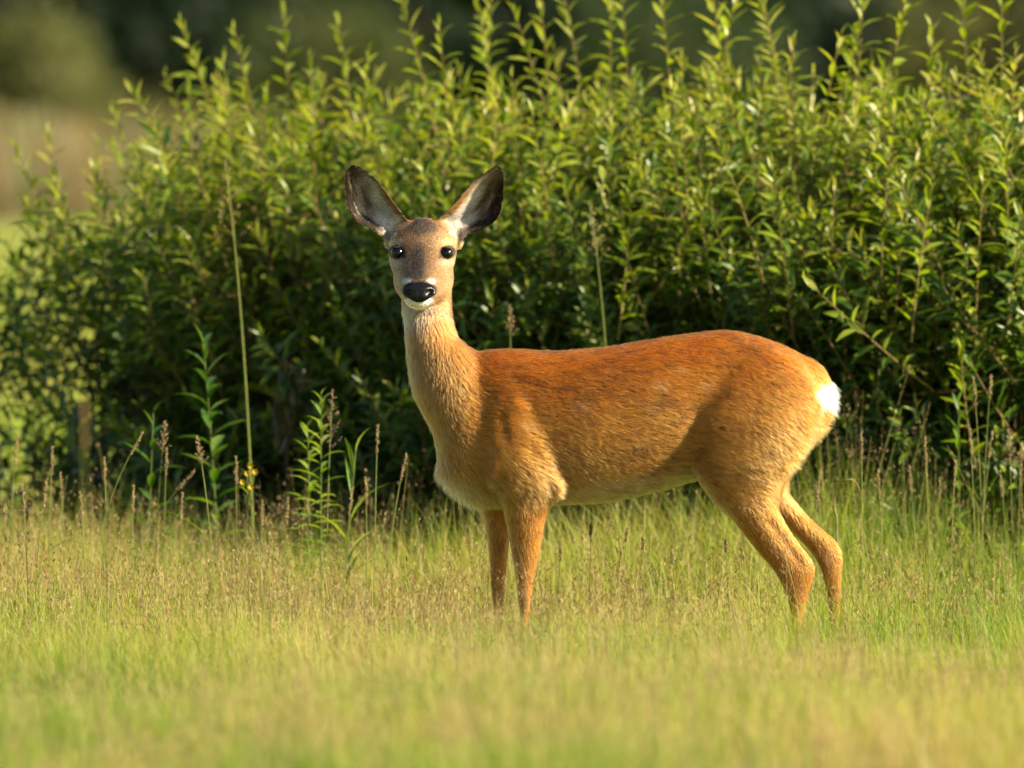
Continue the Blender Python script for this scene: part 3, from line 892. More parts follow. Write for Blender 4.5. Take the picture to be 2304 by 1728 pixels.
# yellow flower
M_PETAL = leaf_mat('yellow_petal', 0.3, 0.5, 0.2, (1.0, 0.95, 0.5), plain=(0.55, 0.40, 0.02))
r_, pt_, g_ = herb('small yellow wildflower among grass stems, in front of the dark willow', 548, (560, 1052), 1.0, 6, 0.035, 55, (1, 2), rad=0.0014, name='yellow_wildflower', cat='flower', lo=0.3)
for fx_, fy_ in ((563, 1048), (574, 1062), (556, 1066), (546, 1085), (565, 1096)):
    c_ = at(fx_, fy_, 1.0 + random.gauss(0, 0.01))
    a_ = np.arange(6) * np.pi / 3
    D = np.stack([np.cos(a_), -0.7 + 0.3 * np.sin(a_), np.sin(a_)], -1)
    V, Q, _ = leaves_np(np.repeat(c_[None], 6, 0), D, np.repeat(np.array([[0, -1.0, 0.2]]), 6, 0), np.full(6, 0.008), np.full(6, 0.005), np.full(6, 0.2))
    link('flower_head', mesh_np('flower_head', V - g_, Q), M_PETAL, r_)
    V, Q, T = tube(bez(pt_[7], (pt_[7] + c_) / 2, c_, 4), 0.0007, 5)
    a2 = Acc(); a2.add(V, Q, T, (0.14, 0.18, 0.04)); link('flower_stalk', a2.mesh('flower_stalk', g_), M_SEED, r_)
# out-of-focus tan seed head standing nearer the viewer
grass_stem('lone tan seed head standing tall, out of focus in front of the low willow', (190, 1150), (190, 895), -5.4, rad=0.0012, hl=0.075, col=(0.45, 0.30, 0.14), group=None)
# dead brown foliage hanging under the willow
dd = thing('dead_leaf_clump', 'clump of dead brown leaves hanging in the willow shade, near the pale leafy weed', 'dead leaves', tuple(ground_at(645, 2.72)))
g_ = ground_at(645, 2.72)
pth = bez(g_, at(650, 1000, 2.72), at(640, 800, 2.72), 8)
V, Q, T = tube(pth, np.linspace(0.004, 0.0015, 8), 6); a_ = Acc(); a_.add(V, Q, T, (0.16, 0.11, 0.06)); link('stem', a_.mesh('stem', g_), M_SEED, dd)
n = 80
P = np.array([at(random.gauss(648, 22), random.uniform(800, 1000), 2.72 + random.gauss(0, 0.05)) for _ in range(n)])
D = rng.normal(0, 0.45, (n, 3)) + np.array([0, 0, -1.0])
V, Q, T = leaves8(P, D, rng.normal(0, 1, (n, 3)), rng.uniform(0.03, 0.055, n), rng.uniform(0.010, 0.017, n), rng.normal(0, 0.35, n))
for j in range(n):
    Vj = V[j * 8:j * 8 + 8] - g_
    mj = mesh_np('leaf', Vj, np.array([[1, 2, 5, 4], [2, 3, 6, 5]]), np.array([[0, 2, 1], [0, 3, 2], [4, 5, 7], [5, 6, 7]]), col=np.array([0.13, 0.095, 0.045]) * random.uniform(0.6, 1.2))
    link('leaf', mj, M_LEAF, dd)

# ------------------------------------------------------------------ the deer
S = 1200.0      # photo pixels per metre at the deer
ND = 36
def ring_mesh(acc, rings):
    K, N, _ = rings.shape
    V = rings.reshape(-1, 3)
    i = np.arange(N); j = (i + 1) % N
    Q = np.concatenate([np.stack([k * N + i, k * N + j, (k + 1) * N + j, (k + 1) * N + i], -1) for k in range(K - 1)])
    n = len(V)
    V = np.concatenate([V, rings[0].mean(0)[None], rings[-1].mean(0)[None]])
    T = np.concatenate([np.stack([j, i, np.full(N, n)], -1),
                        np.stack([(K - 1) * N + i, (K - 1) * N + j, np.full(N, n + 1)], -1)])
    acc.add(V, Q, T)

def sup(a, n):
    c, s = np.cos(a), np.sin(a)
    return np.sign(c) * np.abs(c) ** (2 / n), np.sign(s) * np.abs(s) ** (2 / n)

ANG = np.linspace(0, 2 * np.pi, ND, endpoint=False)
def vloft(acc, sl, n=2.3, K=60):
    """slices across x: (px, top, bottom, half depth px, centre depth px)"""
    sl = np.array([tuple(s) + (0,) * (5 - len(s)) for s in sl], float)
    xi = np.linspace(sl[0, 0], sl[-1, 0], K)
    v = pchip(sl[:, 0], sl[:, 1:], xi)
    c, s = sup(ANG, n)
    rings = []
    for x, (tp, bt, hy, yc) in zip(xi, v):
        p = at(np.full(ND, x), (tp + bt) / 2 + (bt - tp) / 2 * c, yc / S)
        p[:, 1] = (yc + hy * s) / S
        rings.append(p)
    ring_mesh(acc, np.array(rings))

def hloft(acc, sl, n=2.2, K=60):
    """slices across rows: (py, left, right, half depth px, centre depth px)"""
    sl = np.array([tuple(s) + (0,) * (5 - len(s)) for s in sl], float)
    yi = np.linspace(sl[0, 0], sl[-1, 0], K)
    v = pchip(sl[:, 0], sl[:, 1:], yi)
    c, s = sup(ANG, n)
    rings = []
    for y, (xl, xr, hy, yc) in zip(yi, v):
        p = at((xl + xr) / 2 + (xr - xl) / 2 * c, np.full(ND, y), yc / S)
        p[:, 1] = (yc + hy * s) / S
        rings.append(p)
    ring_mesh(acc, np.array(rings))

def dloft(acc, sl, n=2.2, K=40):
    """slices in depth: (depth px, centre x, centre y, half width, half height)"""
    sl = np.array(sl, float)[::-1]
    di = np.linspace(sl[0, 0], sl[-1, 0], K)
    v = pchip(sl[:, 0], sl[:, 1:], di)
    c, s = sup(ANG, n)
    rings = [at(cx + hw * c, cy + hh * s, d / S) for d, (cx, cy, hw, hh) in zip(di, v)]
    ring_mesh(acc, np.array(rings))

def ellipsoid(acc, px, py, d, rx, ry, rz, tilt=0.0):
    """ellipsoid at pixel/depth; rx along x, ry in depth, rz up (px); tilt in the picture plane, degrees"""
    th = np.linspace(0, np.pi, 18)[1:-1]
    rings = []
    ct, st = math.cos(math.radians(tilt)), math.sin(math.radians(tilt))
    for t in th:
        x = rx * np.sin(t) * np.cos(ANG); y = ry * np.sin(t) * np.sin(ANG); z = np.full(ND, rz * math.cos(t))
        xx, zz = x * ct - z * st, x * st + z * ct
        c = at(px, py, d / S)
        rings.append(np.stack([c[0] + xx / S, c[1] + y / S, c[2] + zz / S], -1))
    ring_mesh(acc, np.array(rings))

def add_ear(acc, st, d0, tiltd):
    """cupped ear from outer/inner edge stations"""
    st = np.array(st, float)
    u = np.arange(len(st))
    ui = np.linspace(0, len(st) - 1, 34)
    v = pchip(u, st, ui)
    NV = 17
    vv = np.linspace(-1, 1, NV)
    fr, bk = [], []
    for k, (ax, ay, bx, by) in enumerate(v):
        t = k / 33.0
        w = math.hypot(bx - ax, by - ay) / 2
        cup = (1 - vv ** 2) * w * 0.75 * (0.65 + 0.35 * math.sin(math.pi * min(1, t * 1.1)))
        d = d0 + tiltd * t + cup
        px = ax + (bx - ax) * (vv + 1) / 2
        py = ay + (by - ay) * (vv + 1) / 2
        th = (3.0 + 6.0 * (1 - t)) * (0.55 + 0.45 * np.sqrt(np.maximum(0, 1 - vv ** 2))) + 2.0
        fr.append(np.stack([at(a, b, c / S) for a, b, c in zip(px, py, d)]))
        bk.append(np.stack([at(a, b, c / S) for a, b, c in zip(px, py, d + th)]))
    fr, bk = np.array(fr), np.array(bk)
    rings = np.concatenate([fr, bk[:, ::-1]], 1)
    K, N, _ = rings.shape
    V = rings.reshape(-1, 3)
    i = np.arange(N); j = (i + 1) % N
    Q = [np.stack([k * N + i, k * N + j, (k + 1) * N + j, (k + 1) * N + i], -1) for k in range(K - 1)]
    a = np.arange(NV - 1)
    for k, flip in ((0, True), (K - 1, False)):
        q = np.stack([k * N + a, k * N + a + 1, k * N + N - 2 - a, k * N + N - 1 - a], -1)
        Q.append(q[:, ::-1] if flip else q)
    acc.add(V, np.concatenate(Q))

EAR_L = [(886, 556, 936, 516), (850, 527, 913, 486), (826, 513, 897, 467), (800, 499, 881, 445), (785, 476, 865, 422),
         (776, 440, 843, 399), (774, 404, 815, 377), (780, 378, 796, 368)]
EAR_R = [(1022, 556, 968, 516), (1056, 528, 989, 487), (1077, 521, 1006, 474), (1109, 504, 1025, 454), (1126, 480, 1046, 428),
         (1134, 446, 1073, 399), (1136, 408, 1102, 380), (1131, 379, 1117, 370)]

acc = Acc()
# barrel
vloft(acc, [(1010, 850, 1080, 50), (1040, 815, 1112, 66), (1080, 786, 1138, 80), (1150, 783, 1146, 93), (1250, 787, 1136, 103), (1350, 780, 1130, 110),
            (1450, 764, 1112, 108), (1550, 749, 1085, 100), (1630, 741, 1062, 92), (1680, 748, 1050, 88), (1741, 766, 1035, 82),
            (1800, 793, 1010, 66), (1844, 817, 975, 48), (1864, 843, 945, 34), (1876, 875, 915, 16)])
# neck and breast
hloft(acc, [(560, 905, 1012, 38, 42), (620, 903, 1015, 46, 40), (690, 905, 1016, 52, 28), (730, 909, 1022, 56, 18), (755, 911, 1031, 60, 12),
            (778, 913, 1056, 64, 8), (805, 915, 1090, 68, 5), (851, 921, 1120, 74), (896, 934, 1150, 80), (932, 952, 1170, 84), (977, 973, 1180, 86),
            (1032, 984, 1190, 84), (1060, 987, 1190, 78), (1090, 1007, 1190, 66), (1120, 1042, 1180, 50), (1138, 1075, 1165, 30)])
# near foreleg with shoulder
hloft(acc, [(820, 1125, 1180, 6, -48), (860, 1104, 1205, 16, -64), (910, 1092, 1226, 27, -69), (970, 1087, 1246, 36, -71), (1040, 1094, 1260, 41, -72), (1085, 1105, 1266, 39, -71), (1104, 1113, 1264, 37, -68),
            (1132, 1127, 1244, 33, -64), (1162, 1134, 1231, 31, -62), (1200, 1142, 1224, 29, -60), (1243, 1149, 1217, 26, -58),
            (1299, 1157, 1205, 22, -57), (1340, 1161, 1200, 20, -56), (1370, 1166, 1195, 15, -56), (1440, 1169, 1191, 11, -55), (1490, 1167, 1191, 12, -55), (1522, 1160, 1190, 12, -55)])
# far foreleg
hloft(acc, [(980, 1062, 1190, 40, 62), (1110, 1066, 1170, 34, 58), (1153, 1083, 1160, 30, 56), (1200, 1093, 1150, 26, 54), (1261, 1099, 1144, 22, 53),
            (1321, 1102, 1139, 19, 52), (1375, 1108, 1135, 14, 52), (1440, 1111, 1133, 11, 52), (1490, 1109, 1134, 12, 52), (1522, 1102, 1134, 12, 52)])
# near hind leg
hloft(acc, [(775, 1625, 1720, 8, -52), (820, 1590, 1806, 34, -52), (900, 1564, 1848, 54, -60), (970, 1552, 1830, 62, -66), (1032, 1553, 1797, 57, -67),
            (1067, 1562, 1776, 51, -66), (1097, 1582, 1761, 45, -64), (1132, 1607, 1752, 39, -62), (1175, 1650, 1770, 32, -60), (1222, 1687, 1800, 25, -58),
            (1256, 1714, 1828, 21, -57), (1278, 1733, 1838, 19, -56), (1308, 1752, 1832, 17, -56), (1346, 1768, 1819, 15, -56), (1385, 1776, 1811, 13, -56),
            (1440, 1778, 1806, 12, -56), (1490, 1774, 1803, 12, -56), (1522, 1766, 1802, 12, -56)])
# far hind leg
hloft(acc, [(900, 1600, 1840, 50, 56), (1000, 1610, 1810, 48, 58), (1060, 1650, 1775, 42, 58), (1097, 1690, 1775, 38, 58), (1136, 1718, 1799, 32, 58),
            (1179, 1760, 1841, 26, 57), (1218, 1800, 1884, 22, 56), (1243, 1822, 1897, 19, 56), (1270, 1838, 1899, 17, 56), (1299, 1849, 1897, 15, 56),
            (1355, 1859, 1895, 14, 56), (1407, 1865, 1892, 12, 56), (1490, 1862, 1891, 12, 56), (1522, 1855, 1891, 12, 56)])
# shoulder blade, elbow, upper arm ridge, hip bone
ellipsoid(acc, 1168, 935, -62, 36, 41, 80, 14)
ellipsoid(acc, 1247, 1085, -82, 20, 18, 38, 28)
ellipsoid(acc, 1134, 1015, -74, 34, 34, 85, -24)
ellipsoid(acc, 874, 543, 36, 10, 14, 24, 20)
ellipsoid(acc, 1032, 543, 36, 10, 14, 24, -20)
ellipsoid(acc, 1650, 850, -46, 66, 40, 70, -15)
# head: skull to muzzle
dloft(acc, [(95, 952, 560, 20, 26), (80, 952, 556, 48, 46), (40, 952, 552, 68, 60), (5, 951, 558, 76, 66), (-25, 950, 573, 75, 66), (-55, 949, 595, 66, 62),
            (-85, 947, 616, 55, 54), (-115, 945, 633, 46, 46), (-140, 944, 645, 41, 40), (-165, 943, 654, 38, 33), (-182, 943, 657, 34, 28), (-190, 943, 658, 22, 18)], 2.25)
# jaw and cheeks
dloft(acc, [(70, 955, 600, 30, 30), (45, 954, 612, 60, 56), (10, 953, 622, 67, 62), (-30, 951, 630, 64, 56), (-70, 949, 642, 52, 46), (-110, 946, 656, 40, 36), (-140, 943, 668, 35, 26), (-165, 942, 673, 33, 21), (-180, 942, 676, 28, 17), (-188, 942, 678, 16, 10)])
# brow ridges
ellipsoid(acc, 893, 549, -10, 20, 18, 11, 10)
ellipsoid(acc, 1005, 549, -10, 20, 18, 11, -10)
add_ear(acc, EAR_L, 2, -6)
add_ear(acc, EAR_R, 2, -6)
raw = acc.mesh('body_raw')
ro = link('body_raw', raw)
md = ro.modifiers.new('r', 'REMESH')
md.mode = 'VOXEL'
md.voxel_size = 0.0033
md.adaptivity = 0.0
dg = bpy.context.evaluated_depsgraph_get()
body = bpy.data.meshes.new_from_object(ro.evaluated_get(dg))
bpy.data.objects.remove(ro)
nv = len(body.vertices)
BV = np.empty(nv * 3); body.vertices.foreach_get('co', BV); BV = BV.reshape(-1, 3)
E = np.empty(len(body.edges) * 2, int); body.edges.foreach_get('vertices', E); E = E.reshape(-1, 2)
deg = np.bincount(E.ravel(), minlength=nv).astype(float)[:, None]
def lap(X):
    r = np.zeros_like(X)
    for k in range(X.shape[1]):
        r[:, k] = np.bincount(E[:, 0], X[E[:, 1], k], nv) + np.bincount(E[:, 1], X[E[:, 0], k], nv)
    return r / deg - X
bpx, bpy_ = to_px(BV)
w_head = (bpy_ < 700) & (bpx < 1045)
ear_m = (bpy_ < 545) & ((bpx < 868) | (bpx > 1036)) | (bpy_ < 478)
its = np.where(ear_m, 3, np.where(w_head, 9, np.where(bpy_ > 1180, 12, np.where(bpy_ < 1040, 70, 36))))
wt = np.zeros(nv)
for it in range(70):
    wt = (its > it).astype(float)
    for _ in range(1):
        wt = wt + 0.5 * lap(wt[:, None])[:, 0]
    BV = BV + 0.5 * wt[:, None] * lap(BV)
    if it % 3 != 0:
        BV = BV - 0.40 * wt[:, None] * lap(BV)

# eye hollows
def dent(cpt, r, depth, dirn):
    d = np.linalg.norm(BV - cpt, axis=1)
    k = np.exp(-(d / r) ** 2)[:, None]
    BV[:] = BV + k * depth * np.asarray(dirn)
body.vertices.foreach_set('co', BV.ravel())
body.update()
VN = np.empty(nv * 3); body.vertices.foreach_get('normal', VN); VN = VN.reshape(-1, 3)
FURT = 0.0028
BV = BV - VN * np.where(ear_m, 0.0004, np.where(w_head, 0.0012, FURT))[:, None]

for t_ in np.linspace(0, 1, 14):
    c_ = at(lerp(1728, 1800, t_), lerp(1168, 1266, t_), -0.075)
    d_ = np.hypot(BV[:, 0] - c_[0], BV[:, 2] - c_[2])
    BV[:, 1] += np.where(BV[:, 1] < -0.03, 0.0016 * np.exp(-(d_ / 0.008) ** 2), 0)
for (x0_, y0_, x1_, y1_, dp, rr_) in ((1188, 1000, 1236, 1090, 0.0006, 0.012), (1124, 925, 1134, 985, 0.0005, 0.012), (1560, 900, 1562, 1040, 0.0007, 0.022)):
    for t_ in np.linspace(0, 1, 12):
        c_ = at(lerp(x0_, x1_, t_), lerp(y0_, y1_, t_), -0.085)
        d_ = np.hypot(BV[:, 0] - c_[0], BV[:, 2] - c_[2])
        BV[:, 1] += np.where(BV[:, 1] < -0.03, dp * np.exp(-(d_ / rr_) ** 2), 0)
# eyes: find where the skin lies behind each eye pixel
def surf_y(px, py, r=6):
    a, b = to_px(BV)
    m = (np.abs(a - px) < r) & (np.abs(b - py) < r) & (VN[:, 1] < 0.2)
    return BV[m, 1].min() if m.any() else -0.03
EYES = [(893, 569, -1), (1005, 570, 1)]
eye_c = []
for px, py, sg in EYES:
    y = surf_y(px + sg * 2, py)
    c = at(px, py, y + 0.0062)
    c[0] -= sg * 0.001
    eye_c.append(c)
    dent(c + np.array([0, -0.006, 0]), 0.0125, 0.004, (-sg * 0.5, 0.85, 0))
    for q in np.linspace(-0.011, 0.011, 7):
        dent(c + np.array([q, -0.008, 0.0118 - 18.0 * q * q]), 0.0055, 0.0008, (0, -0.9, -0.35))
        dent(c + np.array([q, -0.008, -0.0105 + 18.0 * q * q]), 0.0050, 0.0005, (0, -0.9, 0.3))
body.vertices.foreach_set('co', BV.ravel())
body.update()
body.vertices.foreach_get('normal', VN.ravel())
VN = np.empty(nv * 3); body.vertices.foreach_get('normal', VN); VN = VN.reshape(-1, 3)
body.polygons.foreach_set('use_smooth', np.ones(len(body.polygons), bool))
NOSE_Y = surf_y(943, 656, 8)

# ear coordinates: u base->tip, v outer->inner
def ear_grid(st):
    st = np.array(st, float)
    v = pchip(np.arange(len(st)), st, np.linspace(0, len(st) - 1, 50))
    vv = np.linspace(-1, 1, 25)
    G = np.stack([v[:, None, 0] + (v[:, None, 2] - v[:, None, 0]) * (vv + 1) / 2,
                  v[:, None, 1] + (v[:, None, 3] - v[:, None, 1]) * (vv + 1) / 2], -1)
    uv = np.stack(np.broadcast_arrays(np.linspace(0, 1, 50)[:, None], vv[None]), -1)
    return G.reshape(-1, 2), uv.reshape(-1, 2)
GL, GR = ear_grid(EAR_L), ear_grid(EAR_R)
def ear_uv(px, py):
    """u, v, is_ear for pixels"""
    u = np.zeros(len(px)); v = np.zeros(len(px)); m = np.zeros(len(px), bool)
    cand = np.where((py < 560) & ((px < 935) | (px > 970)))[0]
    for a in range(0, len(cand), 4000):
        k = cand[a:a + 4000]
        for G, side in ((GL, px[k] < 950), (GR, px[k] >= 950)):
            kk = k[side]
            if len(kk) == 0: continue
            d = (px[kk, None] - G[0][None, :, 0]) ** 2 + (py[kk, None] - G[0][None, :, 1]) ** 2
            j = d.argmin(1)
            u[kk] = G[1][j, 0]; v[kk] = G[1][j, 1]
            m[kk] = (d[np.arange(len(kk)), j] < 12 ** 2) & (u[kk] > 0.06)
    return u, v, m

def mix(a, b, w):
    w = np.clip(w, 0, 1)[:, None]
    return np.asarray(a) * (1 - w) + np.asarray(b) * w

RUF = np.array([0.30, 0.098, 0.010]); TAN = np.array([0.41, 0.182, 0.036]); CREAM = np.array([0.62, 0.46, 0.26])
WHITE = np.array([0.95, 0.92, 0.86]); GREY = np.array([0.032, 0.024, 0.021]); DARK = np.array([0.045, 0.026, 0.018])
def blob(px, py, x, y, rx, ry):
    return np.exp(-(((px - x) / rx) ** 2 + ((py - y) / ry) ** 2))
def coat(P, N):
    """coat colour over the body"""
    px, py = to_px(P)
    n1 = noise(P, 14, 1); n2 = noise(P, 45, 2); n3 = noise(P * np.array([1, 1, 2.6]), 60, 3); n4 = noise(P * np.array([0.5, 1, 2.0]), 110, 8)
    top = np.interp(px, [950, 1030, 1076, 1250, 1450, 1630, 1741, 1844, 1880], [640, 750, 780, 785, 762, 740, 763, 812, 880])
    rel = (py - top) / 330.0
    c = mix(RUF, TAN, sm(rel + 0.10 * (n1 - 0.5), 0.10, 0.62))
    c = mix(c, TAN * np.array([1.06, 1.12, 1.25]), sm(rel, 0.55, 0.95) * 0.6)
    # neck and legs paler tan
    neck = sm(px + 0.25 * (py - 800), 1110, 1010) * sm(py, 1130, 1040) * (py > 600)
    c = mix(c, np.array([0.31, 0.138, 0.031]), neck * 0.85)
    c = mix(c, np.array([0.31, 0.165, 0.06]), neck * sm(px - 0.12 * (py - 700), 985, 930) * 0.55)
    leg = sm(py, 1090, 1180)
    c = mix(c, np.array([0.40, 0.165, 0.025]), leg)
    # belly
    under = sm(-N[:, 2], 0.35, 0.9) * sm(py, 1020, 1080) * sm(py, 1200, 1140)
    bel = np.maximum(under, sm(py - np.interp(px, [1240, 1350, 1450, 1560], [1118, 1108, 1085, 1050]), -8, 16) * (px > 1270) * (px < 1570) * (py < 1140))
    c = mix(c, CREAM, bel * 0.85)
    # darker grizzled hairs in patches
    gz = sm(n3 * 0.6 + n1 * 0.4, 0.56, 0.74) * sm(px, 1040, 1120) * sm(py, 1180, 1080)
    c = mix(c, np.array([0.10, 0.042, 0.015]), gz * 0.5)
    gz2 = sm(n4, 0.66, 0.86) * sm(py, 700, 800)
    c = mix(c, np.array([0.12, 0.05, 0.02]), gz2 * 0.5)
    # faint pale fawn spots on the flank
    for x, y, r in ((1298, 915, 13), (1475, 868, 11), (1580, 868, 9), (1455, 918, 7), (1180, 958, 8), (1520, 830, 8), (1420, 905, 6)):
        c = mix(c, np.array([0.55, 0.34, 0.20]), 0.33 * blob(px, py, x, y, r * 1.5, r) * (P[:, 1] < 0))
    # rump patch
    rp = sm(np.hypot((px - 1860) / 25.0, (py - 888) / 32.0) + 0.7 * (n2 - 0.5) + 0.4 * (n3 - 0.5), 1.15, 0.80)
    c = mix(c, WHITE, rp)
    # head
    hd = sm(py, 715, 690) * sm(px, 1050, 1036) * (P[:, 1] < 0.055)
    fc = np.broadcast_to(np.array([0.38, 0.20, 0.075]), (len(px), 3))
    frontal = sm(-P[:, 1] * S, -10, 40)
    fc = mix(fc, np.array([0.12, 0.072, 0.040]), blob(px, py, 942, 585, 58, 75) * 0.85)
    fc = mix(fc, np.array([0.22, 0.15, 0.09]), blob(px, py, 893, 620, 32, 42) * 0.6)  # cheek away from the sun: its shade painted in as a greyer tan
    fc = mix(fc, GREY, sm(blob(px, py, 950, 512, 46, 24) + 0.3 * (n2 - 0.5), 0.25, 0.75) * 0.9)
    fc = mix(fc, GREY * 0.7, sm(blob(px, py, 940, 590, 20, 46) + 0.25 * (n2 - 0.5), 0.3, 0.85) * 0.92)
    fc = mix(fc, GREY * 1.15, sm(blob(px, py, 938, 622, 26, 22), 0.3, 0.9) * 0.7)
    for ex, sg in ((893, -1), (1006, 1)):
        fc = mix(fc, np.array([0.62, 0.45, 0.26]), blob(px, py, ex, 545, 20, 7) * 0.7)
        fc = mix(fc, np.array([0.60, 0.47, 0.32]), blob(px, py, ex - sg * 4, 592, 16, 7) * 0.55)
        fc = mix(fc, DARK * 0.5, sm(np.hypot((px - ex) / 17.5, (py - 569) / 15.0), 1.12, 0.92))
        fc = mix(fc, DARK * 0.5, blob(px, py, ex - sg * 15, 578, 6, 4))
    # pale marks beside the nose, white chin
    for x in (917, 970):
        fc = mix(fc, WHITE * 0.85, sm(blob(px, py, x, 634, 13, 10), 0.25, 0.95) * 0.75)
    fc = mix(fc, DARK * 0.4, sm(np.hypot((px - 943) / 39.0, (py - 654) / 20.0), 1.08, 0.94) * frontal)
    fc = mix(fc, WHITE, sm(np.hypot((px - 943) / 36.0, (py - 682) / 17.0), 1.12, 0.85) * frontal)
    fc = mix(fc, np.array([0.50, 0.38, 0.24]), sm(py, 692, 702) * 0.6)
    # white tufts under the ears
    for x, y in ((862, 546), (1044, 546)):
        fc = mix(fc, np.array([0.66, 0.55, 0.40]), sm(blob(px, py, x, y, 12, 20), 0.3, 0.8))
    fc = np.where(fc > 0.6, fc, fc * np.where(fc.max(1, keepdims=True) > 0.5, 0.8, (0.95 - 0.45 * np.exp(-((px - 940) / 46.0) ** 2) * sm(py, 690, 640))[:, None]))
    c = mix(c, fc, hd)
    # pale throat
    c = mix(c, np.array([0.52, 0.40, 0.25]), blob(px, py, 932, 706, 34, 22) * (P[:, 1] < 0.06) * (1 - hd * 0.9) * 0.95)
    # ears
    u, v, em = ear_uv(px, py)
    front = sm(-N[:, 1], -0.1, 0.25)
    edge = np.maximum(np.maximum(sm(v, 0.74, 0.94), sm(-v + 0.3 * (n2 - 0.5), 0.35, 0.62)), sm(u, 0.84, 0.97))
    inn = np.broadcast_to(np.array([0.36, 0.30, 0.235]), (len(px), 3))
    n5 = noise(np.stack([u * 5, v * 9, px * 0.01], -1), 1.0, 77)
    st1 = 0.9 * (n5 - 0.45) + blob(u, v, 0.60, 0.10, 0.20, 0.22) + 0.8 * blob(u, v, 0.36, -0.25, 0.16, 0.22) + 0.6 * blob(u, v, 0.75, -0.35, 0.12, 0.2)
    inn = mix(inn, np.array([0.07, 0.038, 0.02]), sm(st1 + 0.6 * (n2 - 0.5), 0.3, 0.85) * 0.9)
    inn = mix(inn, np.array([0.85, 0.78, 0.68]), np.maximum(sm(v, 0.0, 0.5), sm(u, 0.5, 0.2) * sm(v, -0.55, -0.2)) * sm(u, 0.85, 0.5) * (0.55 + 0.45 * n4))
    inn = mix(inn, np.array([0.06, 0.036, 0.022]), sm(u + 0.3 * (n2 - 0.5), 0.5, 0.95) * 0.9)
    inn = mix(inn, np.array([0.012, 0.007, 0.004]), edge * np.clip(sm(v, 0.2, -0.5) * sm(u, 0.03, 0.2) + sm(u, 0.45, 0.75), 0, 1))
    inn = mix(inn, np.array([0.22, 0.115, 0.045]), sm(v, 0.66, 0.82) * sm(u, 0.75, 0.5))
    inn = mix(inn, np.array([0.20, 0.11, 0.05]), sm(u, 0.17, 0.07) * sm(v, -0.5, 0.2))
    bkc = mix(np.array([0.022, 0.013, 0.007]), np.array([0.014, 0.009, 0.006]), sm(u, 0.25, 0.8))
    ec = bkc * (1 - front[:, None]) + inn * front[:, None]
    c = np.where(em[:, None], ec, c)
    return np.clip(c, 0.004, 0.97), em, front, u, v

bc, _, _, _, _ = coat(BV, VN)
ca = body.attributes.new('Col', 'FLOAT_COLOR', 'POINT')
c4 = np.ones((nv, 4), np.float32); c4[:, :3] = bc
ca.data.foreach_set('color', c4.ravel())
base0 = at(1450, 1540, 0.0); base0[2] = 0.0
deer = thing('roe_deer', 'reddish-brown roe deer doe standing side-on in the grass, head turned to look out', 'deer', base0)
OFF = np.array(base0)
BV0 = BV - OFF
body.vertices.foreach_set('co', BV0.ravel())
body.update()
body.materials.clear()
body.name = 'body'
link('body', body, M_BODY, deer)

# fur
body.calc_loop_triangles()
nt_ = len(body.loop_triangles)
TR = np.empty(nt_ * 3, int); body.loop_triangles.foreach_get('vertices', TR); TR = TR.reshape(-1, 3)
A = np.linalg.norm(np.cross(BV[TR[:, 1]] - BV[TR[:, 0]], BV[TR[:, 2]] - BV[TR[:, 0]]), axis=1) / 2
cen = BV[TR].mean(1)
cpx, cpy = to_px(cen)
dens = np.where((cpy < 705) & (cpx < 1140), 2.6, 1.0) * np.where(cpy > 1440, 0.4, 1.0) * np.where(cen[:, 1] > 0.06, 0.5, 1.0)
NH = 400000
pr = A * dens
ti = rng.choice(nt_, NH, p=pr / pr.sum())
r1 = np.sqrt(rng.random(NH)); r2 = rng.random(NH)
bary = np.stack([1 - r1, r1 * (1 - r2), r1 * r2], -1)
HP = (BV[TR[ti]] * bary[..., None]).sum(1)
HN = nrm((VN[TR[ti]] * bary[..., None]).sum(1))
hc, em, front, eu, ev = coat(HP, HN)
px, py = to_px(HP)
keep = np.ones(NH, bool)
for c in eye_c:
    keep &= np.linalg.norm((HP - c) * np.array([1, 0.7, 1.12]), axis=1) > 0.0122
nose_d = np.where(py < 662, np.hypot((px - 943) / 37.0, (py - 657) / 20.0), np.hypot((px - 943) / 28.0, (py - 657) / 23.0))
keep &= ~((nose_d < 1.0) & (HP[:, 1] < -0.1))
HP, HN, hc, em, front, eu, ev, px, py = [a[keep] for a in (HP, HN, hc, em, front, eu, ev, px, py)]
NH = len(HP)
one = np.ones(NH); zz = np.zeros(NH)
fl = np.stack([one, zz, -0.10 - 0.5 * sm(px, 1560, 1800)], -1)
fl = fl + np.stack([zz, zz, -0.5 * sm(py, 900, 1100)], -1) * sm(px, 1400, 1250)[:, None]
def blend(fl, v, w):
    return fl * (1 - w[:, None]) + np.asarray(v) * w[:, None]
wn = sm(px + 0.35 * (py - 800), 1150, 1010) * (py < 1120)
fl = blend(fl, (0.22, 0.0, -1.0), wn)
wl = sm(py, 1080, 1170)
hind = px > 1450
fl = blend(fl, (0.10, 0, -1.0), wl * (~hind))
fl = blend(fl, (0.55, 0, -0.9), wl * hind * (py < 1290))
fl = blend(fl, (-0.1, 0, -1.0), sm(py, 1275, 1300) * hind)
hd = (py < 705) & (px < 1045) & (HP[:, 1] < 0.045)
hdw = sm(py + 25 * (noise(HP, 60, 19) - 0.5), 712, 684) * hd
hx = (px - 947) / 75.0
fl = blend(fl, np.stack([0.75 * hx, 0.9 * one, 0.75 * sm(py, 690, 640) - 0.6 * sm(py, 640, 700)], -1), hdw)
axl, axr = np.array([-0.55, -0.05, 0.84]), np.array([0.55, -0.05, 0.84])
perp_l, perp_r = np.array([-0.84, 0, -0.55]), np.array([0.84, 0, -0.55])
eax = np.where((px < 950)[:, None], axl, axr); eperp = np.where((px < 950)[:, None], perp_l, perp_r)
